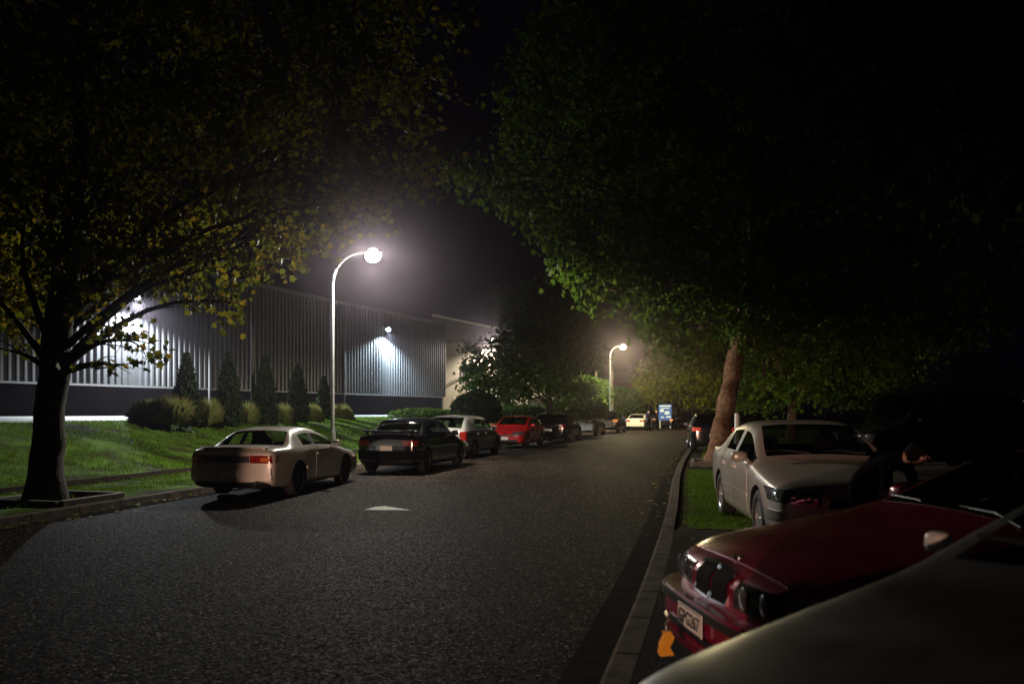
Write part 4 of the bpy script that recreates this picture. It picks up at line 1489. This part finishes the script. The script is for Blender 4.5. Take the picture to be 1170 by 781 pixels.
# white off-roader
cx_ = Vector((4.3, 50.0)) + Vector((0.29, 0.957)) * 2.2
r6, bv = make_car('off_roader', 'white off-roader seen from behind with roof rails and red tail lights', SUV, (cx_.x, cx_.y, 0.02), (0.29, 0.957), P_white, mglass=M_glassd)
lamps(r6, bv, SUV, front=(0.36, 0.80, 0.7, 0.82, 0.0), rear=(0.52, 0.86, 0.86, 1.02, 0))
plate(r6, bv, 0.8, 'rear')
for s in (-1, 1):
    bm = bmesh.new()
    add_tube(bm, [(s * 0.62, 0.5, 1.64), (s * 0.62, 0.4, 1.70), (s * 0.62, -1.5, 1.70), (s * 0.62, -1.65, 1.62)], 0.02, 8)
    bm_obj('roof_rail', bm, M_steel, r6, True)
doors(r6, bv, SUV, P_white)

# black off-roader
cx_ = Vector((6.7, 57.2)) + Vector((0.3, 0.954)) * 2.2
r7, bv = make_car('off_roader', 'black off-roader with amber glints put on its tail lights, beside the white off-roader', SUV, (cx_.x, cx_.y, 0.02), (0.3, 0.954), P_blk, mglass=M_glassd)
lamps(r7, bv, SUV, rear=(0.55, 0.86, 0.84, 1.02, 0), rm=M_orglint, front=(0.36, 0.80, 0.7, 0.82, 0.0))
plate(r7, bv, 0.66, 'rear')
doors(r7, bv, SUV, P_blk)

# white sedan far
cx_ = Vector((10.3, 66.8)) + Vector((0.32, 0.947)) * 2.25
r8, bv = make_car('sedan', 'white sedan with red tail lights at the far end of the row beside two people', SEDAN, (cx_.x, cx_.y, 0.02), (0.32, 0.947), P_white, mglass=M_glassd)
lamps(r8, bv, SEDAN, front=(0.35, 0.78, 0.56, 0.68, 0), rear=(0.42, 0.80, 0.74, 0.88, 0))
plate(r8, bv, 0.62, 'rear')
doors(r8, bv, SEDAN, P_white)

# dark car beyond
cx_ = Vector((13.7, 72.0)) + Vector((0.34, 0.94)) * 2.2
r9, bv = make_car('hatchback', 'dark car with amber glints put on its tail lights, in front of the blue sign', HATCH, (cx_.x, cx_.y, 0.02), (0.34, 0.94), P_dk, mglass=M_glassd)
lamps(r9, bv, HATCH, rear=(0.55, 0.80, 0.76, 0.90, 0), rm=M_orglint, front=(0.35, 0.78, 0.56, 0.68, 0))
doors(r9, bv, HATCH, P_dk)

# dark car on the right verge
cx_ = Vector((7.3, 29.6)) + Vector((0.27, 0.963)) * 2.2
D = dict(HATCH, H=1.46)
r10, bv = make_car('hatchback', 'dark hatchback with red tail lights half hidden by the leaning trunk', D, (cx_.x, cx_.y, 0.11), (0.17, 0.985), P_dk, mglass=M_glassd)
lamps(r10, bv, D, rear=(0.5, 0.80, 0.76, 0.90, 0), rm=M_redlit, front=(0.35, 0.78, 0.56, 0.68, 0))
plate(r10, bv, 0.6, 'rear')
doors(r10, bv, D, P_dk)

# dark van behind the silver sedan
r11, bv = make_car('van', 'dark van standing behind the silver sedan, hardly lit', VAN, (10.7, 20.3, 0.14), (-0.98, -0.2), P_blk, cat='van', mglass=M_glassd)
lamps(r11, bv, VAN, front=(0.4, 0.82, 0.72, 0.92, 0.0), rear=(0.6, 0.84, 0.8, 1.1, 0))
doors(r11, bv, VAN, P_blk)

# silver sedan on the verge
SS = dict(L=4.78, W=1.78, H=1.45, wb=2.72, fo=0.96, r=0.325, yc=1.42, ywt=2.22, yb=2.62, yd=3.42, yr=3.55, yg=4.10, zn=0.765, zc=0.93, zr=0.98, zt=1.02, tumble=0.74, nose_round=0.80, hood_crown=0.06)
back = Vector((0.10, 0.995)); perp = Vector((0.995, -0.10))
fc = Vector((2.93, 9.3)) + perp * 0.80
cc = fc + back * (SS['L'] / 2 - SS['fo'])
P_silver2 = paint('champagne_silver_paint', (0.54, 0.50, 0.43), 0.15, 0.34)
SS['mirror_mat'] = P_warm_mirror
r12, bv = make_car('sedan', 'silver four door sedan facing the camera on the grass by the leaning tree', SS, (cc.x, cc.y, 0.045), -back, P_silver2, group='cars parked on the near verge', spokes=7, mglass=M_glass2)
hl = lamps(r12, bv, SS, front=(0.40, 0.86, 0.565, 0.70, 0.03), rear=(0.5, 0.82, 0.78, 0.96, 0), n=14)
for h_ in (hl[0], hl[2]):
    s = -1 if h_ is hl[0] else 1
    for (x, z, rr) in ((0.52, 0.635, 0.05), (0.67, 0.648, 0.046)):
        bm = bmesh.new()
        q = bv.ray_cast(Vector((s * x, 6, z)), Vector((0, -1, 0)))[0]
        bmesh.ops.create_uvsphere(bm, u_segments=14, v_segments=8, radius=rr)
        for v in bm.verts: v.co = Vector((v.co.x, v.co.y * 0.35, v.co.z)) + q + Vector((0, 0.004, 0))
        bm_obj('bulb_reflector', bm, M_chrome, h_, True)
patch('grille', r12, bv, [(-0.34, 0.54), (0.34, 0.54), (0.30, 0.65), (-0.30, 0.65)], 'front', M_black, 0.008, 10, 4)
patch('grille_surround', r12, bv, [(-0.36, 0.65), (0.36, 0.65), (0.35, 0.668), (-0.35, 0.668)], 'front', M_chrome, 0.014, 10, 1)
patch('bumper', r12, bv, [(-0.86, 0.28), (0.86, 0.28), (0.86, 0.50), (-0.86, 0.50)], 'front', P_silver2, 0.03, 26, 6, skirt=0.03)
patch('air_intake', r12, bv, [(-0.5, 0.30), (0.5, 0.30), (0.5, 0.38), (-0.5, 0.38)], 'front', M_black, 0.036, 8, 3)
plate(r12, bv, 0.46, 'front', y=SS['L'] / 2 + 0.045)
doors(r12, bv, SS, P_silver2)
bm = bmesh.new()
for x0 in (-0.5, 0.15):
    add_tube(bm, [(x0, SS['L'] / 2 - 1.40, 1.05), (x0 + 0.3, SS['L'] / 2 - 1.50, 1.08), (x0 + 0.5, SS['L'] / 2 - 1.48, 1.07)], 0.008, 6)
bm_obj('wiper', bm, M_black, r12)

# burgundy saloon, nose to the kerb
BM = dict(L=4.43, W=1.70, H=1.37, wb=2.70, fo=0.74, r=0.31, yc=1.46, ywt=2.22, yb=2.55, yd=3.2, yr=3.34, yg=3.86, zn=0.75, zc=0.93, zr=0.95, zt=0.97, tumble=0.73, nose_round=0.60, hood_crown=0.05)
bk = Vector((0.99, 0.14)).normalized()
cc = Vector((1.10, 4.40)) + bk * BM['L'] / 2
r13, bv = make_car('sedan', 'burgundy sedan with a twin slot grille and number plate, nose towards the kerb', BM, (cc.x, cc.y, 0.035), -bk, P_burg, group='cars parked on the near verge', mglass=M_glassd)
hl = lamps(r13, bv, BM, front=(0.30, 0.67, 0.555, 0.685, 0.0), fm=M_dlens, rear=(0.5, 0.8, 0.7, 0.85, 0), n=14)
for h_, s in ((hl[0], -1), (hl[2], 1)):
    for x in (0.40, 0.57):
        q = bv.ray_cast(Vector((s * x, 6, 0.62)), Vector((0, -1, 0)))[0]
        bm = bmesh.new()
        bmesh.ops.create_uvsphere(bm, u_segments=18, v_segments=10, radius=0.062)
        for v in bm.verts: v.co = Vector((v.co.x, v.co.y * 0.22, v.co.z)) + q + Vector((0, 0.003, 0))
        bm_obj('round_lamp', bm, M_dlens, h_, True)
    patch('indicator', r13, bv, [(s * 0.685, 0.56), (s * 0.80, 0.57), (s * 0.80, 0.68), (s * 0.685, 0.685)], 'front', M_lens, 0.008, 6, 5)
for s in (-1, 1):
    k = patch('grille', r13, bv, [(s * 0.02, 0.545), (s * 0.21, 0.555), (s * 0.20, 0.69), (s * 0.02, 0.70)], 'front', M_grille, 0.012, 6, 6)
    for (qd) in ([(s * 0.015, 0.53), (s * 0.22, 0.54), (s * 0.22, 0.556), (s * 0.015, 0.546)], [(s * 0.015, 0.70), (s * 0.215, 0.69), (s * 0.215, 0.705), (s * 0.015, 0.716)],
                 [(s * 0.205, 0.545), (s * 0.225, 0.545), (s * 0.215, 0.70), (s * 0.196, 0.70)], [(s * 0.006, 0.54), (s * 0.022, 0.54), (s * 0.022, 0.705), (s * 0.006, 0.705)]):
        patch('chrome_rim', k, bv, qd, 'front', M_chrome, 0.022, 5, 1)
patch('bumper', r13, bv, [(-0.83, 0.34), (0.83, 0.34), (0.83, 0.515), (-0.83, 0.515)], 'front', P_burg, 0.10, 26, 8, skirt=0.03)
patch('bumper_strip', r13, bv, [(-0.83, 0.455), (0.83, 0.455), (0.83, 0.50), (-0.83, 0.50)], 'front', M_black, 0.118, 26, 2)
patch('front_lip', r13, bv, [(-0.80, 0.27), (0.80, 0.27), (0.82, 0.32), (-0.82, 0.32)], 'front', P_burg, 0.11, 26, 3, skirt=0.03)
patch('air_intake', r13, bv, [(-0.42, 0.325), (0.42, 0.325), (0.42, 0.36), (-0.42, 0.36)], 'front', M_black, 0.112, 8, 2)
plate(r13, bv, 0.425, 'front', 'GPG267', y=BM['L'] / 2 + 0.125)
patch('bonnet', r13, bv, [(-0.70, 2.08), (0.70, 2.08), (0.74, 0.80), (-0.74, 0.80)], 'top', P_burg, 0.006, 16, 16, skirt=0.012)
bm = bmesh.new()
q = bv.ray_cast(Vector((0, 2.05, 3)), Vector((0, 0, -1)))[0]
add_tube(bm, [q + Vector((0, 0, -0.002)), q + Vector((0, 0, 0.012))], [0.04, 0.038], 20)
bm_obj('badge', bm, M_chrome, r13, True, 40)
doors(r13, bv, BM, P_burg)
bm = bmesh.new()
for x0 in (-0.62, 0.02):
    add_tube(bm, [(x0, 0.84, 0.985), (x0 + 0.3, 0.74, 1.02), (x0 + 0.6, 0.72, 1.02)], 0.008, 6)
bm_obj('wiper', bm, M_black, r13)
patch('cowl_panel', r13, bv, [(-0.6, 0.80), (0.6, 0.80), (0.6, 0.765), (-0.6, 0.765)], 'top', M_chrome, 0.010, 12, 1)

# yellow tow strap hanging from the bumper
ts = at(761, 716, 4.24)
bm = bmesh.new()
prof = [(0.0, 0.020), (-0.018, 0.022), (-0.035, 0.034), (-0.060, 0.036), (-0.085, 0.028), (-0.105, 0.037), (-0.13, 0.038)]
prev = None
Rz = Matrix.Rotation(0.35, 3, 'Z')
for i, (z, w_) in enumerate(prof):
    f = 0.012 * math.sin(i * 1.1)
    row = [bm.verts.new(Rz @ Vector((x * w_ + f, y * 0.012, z - 0.02))) for x, y in ((-1, -1), (1, -1), (1, 1), (-1, 1))]
    if prev:
        for k in range(4): bm.faces.new((prev[k], prev[(k + 1) % 4], row[(k + 1) % 4], row[k]))
    else: bm.faces.new(row)
    prev = row
bm.faces.new(prev[::-1])
o = bm_obj('tow_strap', bm, M_yellow, None, True, 50)
o.location = ts
tag(o, 'yellow tow strap hanging from the bumper beside the number plate', 'tow strap')
bm = bmesh.new()
add_tube(bm, [(0.03, 0.06, 0.02), (0.0, 0.01, 0.02), (0.0, 0, 0.0), (0.002, 0, -0.03)], 0.005, 8)
bm_obj('hook', bm, M_steel, o, True)

# grey car in the foreground
GC = dict(L=4.5, W=1.76, H=1.46, wb=2.65, fo=0.9, r=0.32, yc=1.25, ywt=2.05, yb=2.45, yd=3.2, yr=3.4, yg=3.9, zn=0.80, zc=1.0, zr=1.0, zt=1.0, tumble=0.74, hood_crown=0.05, nose_round=0.70, mirror_mat=P_white, mirror_size=(0.045, 0.04, 0.04))
bk = Vector((0.932, 0.362)).normalized(); nr = Vector((bk.y, -bk.x))
cc = Vector((1.0, 2.6)) + nr * 0.87 + bk * (GC['L'] / 2 - 0.95)
r14, bv = make_car('hatchback', 'dark grey car bonnet filling the lower right corner in front of the burgundy sedan', GC, (cc.x, cc.y, 0.07), -bk, P_grey, group='cars parked on the near verge')
lamps(r14, bv, GC, front=(0.38, 0.8, 0.6, 0.74, 0.03), rear=(0.5, 0.8, 0.75, 0.9, 0))
bm = bmesh.new()
for x0 in (-0.66, 0.0):
    add_tube(bm, [(x0, GC['L'] / 2 - 1.22, 1.10), (x0 + 0.3, GC['L'] / 2 - 1.34, 1.14), (x0 + 0.62, GC['L'] / 2 - 1.36, 1.14)], 0.009, 6)
bm_obj('wiper', bm, M_black, r14)
doors(r14, bv, GC, P_grey)


# vehicles behind the photographer: one coming up the road with its lamp on, an unseen van added to shade part of its beam
rp, bv = make_car('van', 'unseen dark van added to shade part of the headlight beam', VAN, (-8.25, -6.1, 0.03), RD, P_dk, cat='van', mglass=M_glassd)
doors(rp, bv, VAN, P_dk)
hd = Vector((5.0, 30.0)).normalized()
rh, bv = make_car('sedan', 'dark sedan coming up the road behind the photographer with headlights on', SEDAN, (-8.0 - hd.x * 2.3, -14 - hd.y * 2.3, 0.03), hd, P_blk, mglass=M_glassd)
lamps(rh, bv, SEDAN, front=(0.35, 0.78, 0.56, 0.70, 0), fm=emit('lit_headlamp', (1.0, 0.75, 0.5), 0.8), rear=(0.45, 0.8, 0.72, 0.86, 0))
L_ = bpy.data.lights.new('headlight_beam', 'SPOT')
L_.energy = 28000; L_.color = (1.0, 0.60, 0.43); L_.shadow_soft_size = 0.09
L_.spot_size = math.radians(54); L_.spot_blend = 1.0
lo = bpy.data.objects.new('headlight_beam', L_); C.objects.link(lo)
lo.location = (-8.0, -14.0, 0.60)
lo.rotation_euler = Vector((5.0, 30.0, 0.1)).to_track_quat('-Z', 'Y').to_euler()
lo.scale = (1, 0.22, 1)


# ------------------------------------------------------------------ people
def person(label, pos, rz, joints, edges, mats, group=None, hair=True, face=(0, 1, 0)):
    root = thing('person', label, 'person', pos, rz, group)
    names = list(joints)
    me = bpy.data.meshes.new('figure')
    me.from_pydata([joints[k][0] for k in names], [(names.index(a), names.index(b)) for a, b in edges], [])
    o = bpy.data.objects.new('figure', me); C.objects.link(o)
    sk = o.modifiers.new('sk', 'SKIN')
    for i, k in enumerate(names):
        v = me.skin_vertices[0].data[i]
        r = joints[k][1]
        v.radius = r if isinstance(r, tuple) else (r, r)
        v.use_root = (k == 'pelvis')
    sk.use_smooth_shade = True
    sb = o.modifiers.new('sb', 'SUBSURF'); sb.levels = 1; sb.render_levels = 1
    dg = bpy.context.evaluated_depsgraph_get()
    full = bpy.data.meshes.new_from_object(o.evaluated_get(dg))
    bpy.data.objects.remove(o)
    for m in mats: full.materials.append(m)      # 0 top, 1 trousers, 2 skin, 3 shoes
    segs = [(Vector(joints[a][0]), Vector(joints[b][0]), joints[a][2], joints[b][2]) for a, b in edges]
    for p in full.polygons:
        c = p.center
        best, mi = 9, 0
        for a, b, ma, mb in segs:
            d = b - a
            t = max(0, min(1, (c - a).dot(d) / max(1e-9, d.length_squared)))
            dd = (a + d * t - c).length
            if dd < best: best, mi = dd, (ma if t < 0.5 else mb)
        p.material_index = mi
        p.use_smooth = True
    b = bpy.data.objects.new('body', full); C.objects.link(b); b.parent = root
    hc = Vector(joints['head'][0])
    f = Vector(face).normalized()
    up = Vector((0, 0, 1))
    bm = bmesh.new()
    bmesh.ops.create_uvsphere(bm, u_segments=16, v_segments=10, radius=1)
    for v in bm.verts: v.co = Vector((v.co.x * 0.090, v.co.y * 0.098, v.co.z * 0.098)) * rng.uniform(0.94, 1.06) + hc + up * 0.048 - f * 0.030
    bm_obj('hair', bm, M_hair, root, True)
    s = f.cross(up).normalized()
    bm = bmesh.new()
    add_tube(bm, [hc + f * 0.085 + up * 0.02, hc + f * 0.115 - up * 0.02, hc + f * 0.095 - up * 0.03], [0.010, 0.015, 0.01], 8)
    bm_obj('nose', bm, M_skin, root, True)
    return root


def standing(w=1.0, arm=0.0):
    J = {'pelvis': ((0, 0, 0.93), (0.15, 0.11), 1), 'waist': ((0, 0.01, 1.10), (0.145, 0.105), 0), 'chest': ((0, 0, 1.30), (0.17, 0.115), 0), 'neck0': ((0, 0, 1.45), (0.07, 0.065), 0),
         'neck': ((0, 0.01, 1.52), 0.055, 2), 'head': ((0, 0.03, 1.64), (0.085, 0.10), 2), 'crown': ((0, 0.02, 1.73), 0.06, 2)}
    E = [('pelvis', 'waist'), ('waist', 'chest'), ('chest', 'neck0'), ('neck0', 'neck'), ('neck', 'head'), ('head', 'crown')]
    for s, n in ((-1, 'l'), (1, 'r')):
        J['sh' + n] = ((s * 0.19, 0, 1.40), 0.065, 0); J['el' + n] = ((s * 0.25, -0.02 + arm * 0.05, 1.12), 0.048, 0); J['wr' + n] = ((s * (0.24 - arm * 0.08), 0.08 + arm * 0.12, 0.90 + arm * 0.12), 0.034, 0)
        J['pa' + n] = ((s * (0.235 - arm * 0.1), 0.11 + arm * 0.14, 0.83 + arm * 0.12), 0.04, 2)
        J['fi' + n] = ((s * (0.22 - arm * 0.1), 0.13 + arm * 0.15, 0.75 + arm * 0.12), 0.022, 2)
        J['hp' + n] = ((s * 0.09, 0, 0.86), 0.10, 1); J['kn' + n] = ((s * 0.11, 0.02, 0.49), 0.068, 1); J['an' + n] = ((s * 0.12, -0.02, 0.09), 0.048, 1); J['to' + n] = ((s * 0.14, 0.16, 0.035), 0.04, 3)
        E += [('chest', 'sh' + n), ('sh' + n, 'el' + n), ('el' + n, 'wr' + n), ('wr' + n, 'pa' + n), ('pa' + n, 'fi' + n), ('pelvis', 'hp' + n), ('hp' + n, 'kn' + n), ('kn' + n, 'an' + n), ('an' + n, 'to' + n)]
    return J, E


J, E = standing(1, 0.3)
person('person in dark navy clothes standing on the road beside the white sedan', (10.75, 62.5, 0.04), 0.4, J, E, [M_navy, M_darkcl, M_skin, M_black], 'people by the white sedan')
J, E = standing(1, 1.0)
person('person in black top and trousers, right one of the two beside the white sedan', (11.55, 63.5, 0.04), 1.9, J, E, [M_darkcl, M_darkcl, M_skin, M_black], 'people by the white sedan')
J, E = standing(1, 0.2)
person('person in dark blue clothes standing at the far right edge behind the parked cars', (5.25, 7.9, 0.08), 1.3, J, E, [M_navy, M_denim, M_skin, M_black])
# person stooping at the side window of the burgundy sedan
J = {'pelvis': ((0, 0, 0.86), (0.15, 0.12), 1), 'waist': ((0, 0.12, 0.98), (0.145, 0.11), 0), 'chest': ((0, 0.30, 1.08), (0.17, 0.12), 0), 'neck0': ((0, 0.42, 1.11), (0.07, 0.07), 0),
     'neck': ((0, 0.48, 1.11), 0.055, 2), 'head': ((0, 0.58, 1.10), (0.085, 0.10), 2), 'crown': ((0, 0.62, 1.18), 0.065, 2)}
E = [('pelvis', 'waist'), ('waist', 'chest'), ('chest', 'neck0'), ('neck0', 'neck'), ('neck', 'head'), ('head', 'crown')]
for s, n in ((-1, 'l'), (1, 'r')):
    J['sh' + n] = ((s * 0.19, 0.36, 1.06), 0.065, 0); J['el' + n] = ((s * 0.24, 0.42, 0.82), 0.048, 0); J['wr' + n] = ((s * 0.18, 0.62, 0.88), 0.034, 0)
    J['pa' + n] = ((s * 0.17, 0.69, 0.9), 0.04, 2); J['fi' + n] = ((s * 0.16, 0.76, 0.9), 0.022, 2)
    J['hp' + n] = ((s * 0.09, 0, 0.80), 0.10, 1); J['kn' + n] = ((s * 0.12, 0.10, 0.46), 0.068, 1); J['an' + n] = ((s * 0.12, -0.02, 0.09), 0.048, 1); J['to' + n] = ((s * 0.14, 0.16, 0.035), 0.04, 3)
    E += [('chest', 'sh' + n), ('sh' + n, 'el' + n), ('el' + n, 'wr' + n), ('wr' + n, 'pa' + n), ('pa' + n, 'fi' + n), ('pelvis', 'hp' + n), ('hp' + n, 'kn' + n), ('kn' + n, 'an' + n), ('an' + n, 'to' + n)]
person('person in dark clothes stooping between the burgundy and the silver sedan', (3.38, 7.75, 0.07), -2.5, J, E, [M_darkcl, M_darkcl, M_skin, M_black])

# ------------------------------------------------------------------ fallen leaves
def fallen(n, fn):
    P = np.array([fn() for _ in range(n)])
    V = np.zeros((n, len(OVAL), 3))
    for i in range(n):
        a = rng.uniform(0, 2 * PI); sz = rng.uniform(0.05, 0.11)
        for k, (u, v) in enumerate(OVAL):
            x, y = u * sz * 1.4, (v - 0.5) * sz
            V[i, k] = P[i] + np.array((x * math.cos(a) - y * math.sin(a), x * math.sin(a) + y * math.cos(a), 0.012 * math.sin(k * 1.7 + i)))
    o = fast_mesh('leaves', V, len(OVAL), M_leafY)
    return tag(o, 'fallen leaves scattered along the kerbs and on the bank', 'leaves', kind='stuff')


def spot():
    k = rng.random()
    if k < 0.45:
        y = rng.uniform(6, 40); n_ = nrm(XL, y); d = -abs(rng.normal(0.1, 0.22)) - 0.05
        return (XL(y) + n_.x * d, y + n_.y * d, 0.045)
    if k < 0.6:
        y = rng.uniform(10, 40); n_ = nrm(XR, y); d = abs(rng.normal(0.1, 0.2)) + 0.05
        return (XR(y) + n_.x * d, y + n_.y * d, 0.045)
    if k < 0.85:
        p = left_pt(rng.uniform(0.5, 9), rng.uniform(9, 35), 0.05)
        return tuple(p)
    p = right_pt(rng.uniform(0.3, 3), rng.uniform(6, 30), 0.03)
    return tuple(p)


fallen(650, spot)

# ------------------------------------------------------------------ haze, sky, camera
HAZE = 0.0007
if HAZE > 0:
    bm = bmesh.new()
    add_box(bm, (0, 60, 8.0), (190, 260, 22))
    m, nt, b = new_mat('night_haze')
    m.cycles.volume_sampling = 'EQUIANGULAR'
    m.cycles.homogeneous_volume = True
    nt.nodes.remove(b)
    vp = N(nt, 'ShaderNodeVolumePrincipled')
    vp.inputs['Color'].default_value = (0.86, 0.75, 0.92, 1)
    vp.inputs['Density'].default_value = HAZE
    vp.inputs['Anisotropy'].default_value = 0.95
    nt.links.new(vp.outputs['Volume'], nt.nodes['Material Output'].inputs['Volume'])
    tag(bm_obj('haze', bm, m), kind='stuff')

w = bpy.data.worlds.new('World'); S.world = w
w.use_nodes = True
nt = w.node_tree
bg = nt.nodes['Background']
bg.inputs['Color'].default_value = (0.46, 0.28, 0.62, 1)
bg.inputs['Strength'].default_value = 0.0035

cam = bpy.data.cameras.new('camera')
cam.sensor_width = 36.0; cam.lens = 28.0
cam.shift_y = (HY - 390.5) / 1170.0
cam.clip_start = 0.05; cam.clip_end = 2000
cam.dof.use_dof = True; cam.dof.focus_distance = 15.0; cam.dof.aperture_fstop = 1.8
co = bpy.data.objects.new('camera', cam); C.objects.link(co)
co.location = (0, 0, CAM_H); co.rotation_euler = (math.radians(90), 0, 0)
S.camera = co

vs_ = S.view_settings
vs_.view_transform = 'Standard'; vs_.look = 'None'; vs_.exposure = -0.9; vs_.gamma = 1.0
vs_.use_curve_mapping = False
cy = S.cycles
cy.use_adaptive_sampling = False
cy.use_denoising = True
cy.denoiser = 'OPENIMAGEDENOISE'
cy.denoising_input_passes = 'RGB_ALBEDO_NORMAL'
cy.denoising_prefilter = 'ACCURATE'
cy.max_bounces = 6; cy.diffuse_bounces = 2; cy.glossy_bounces = 3; cy.transparent_max_bounces = 12; cy.transmission_bounces = 4
cy.volume_bounces = 0
cy.sample_clamp_indirect = 2.0
cy.sample_clamp_direct = 60.0
cy.use_light_tree = True
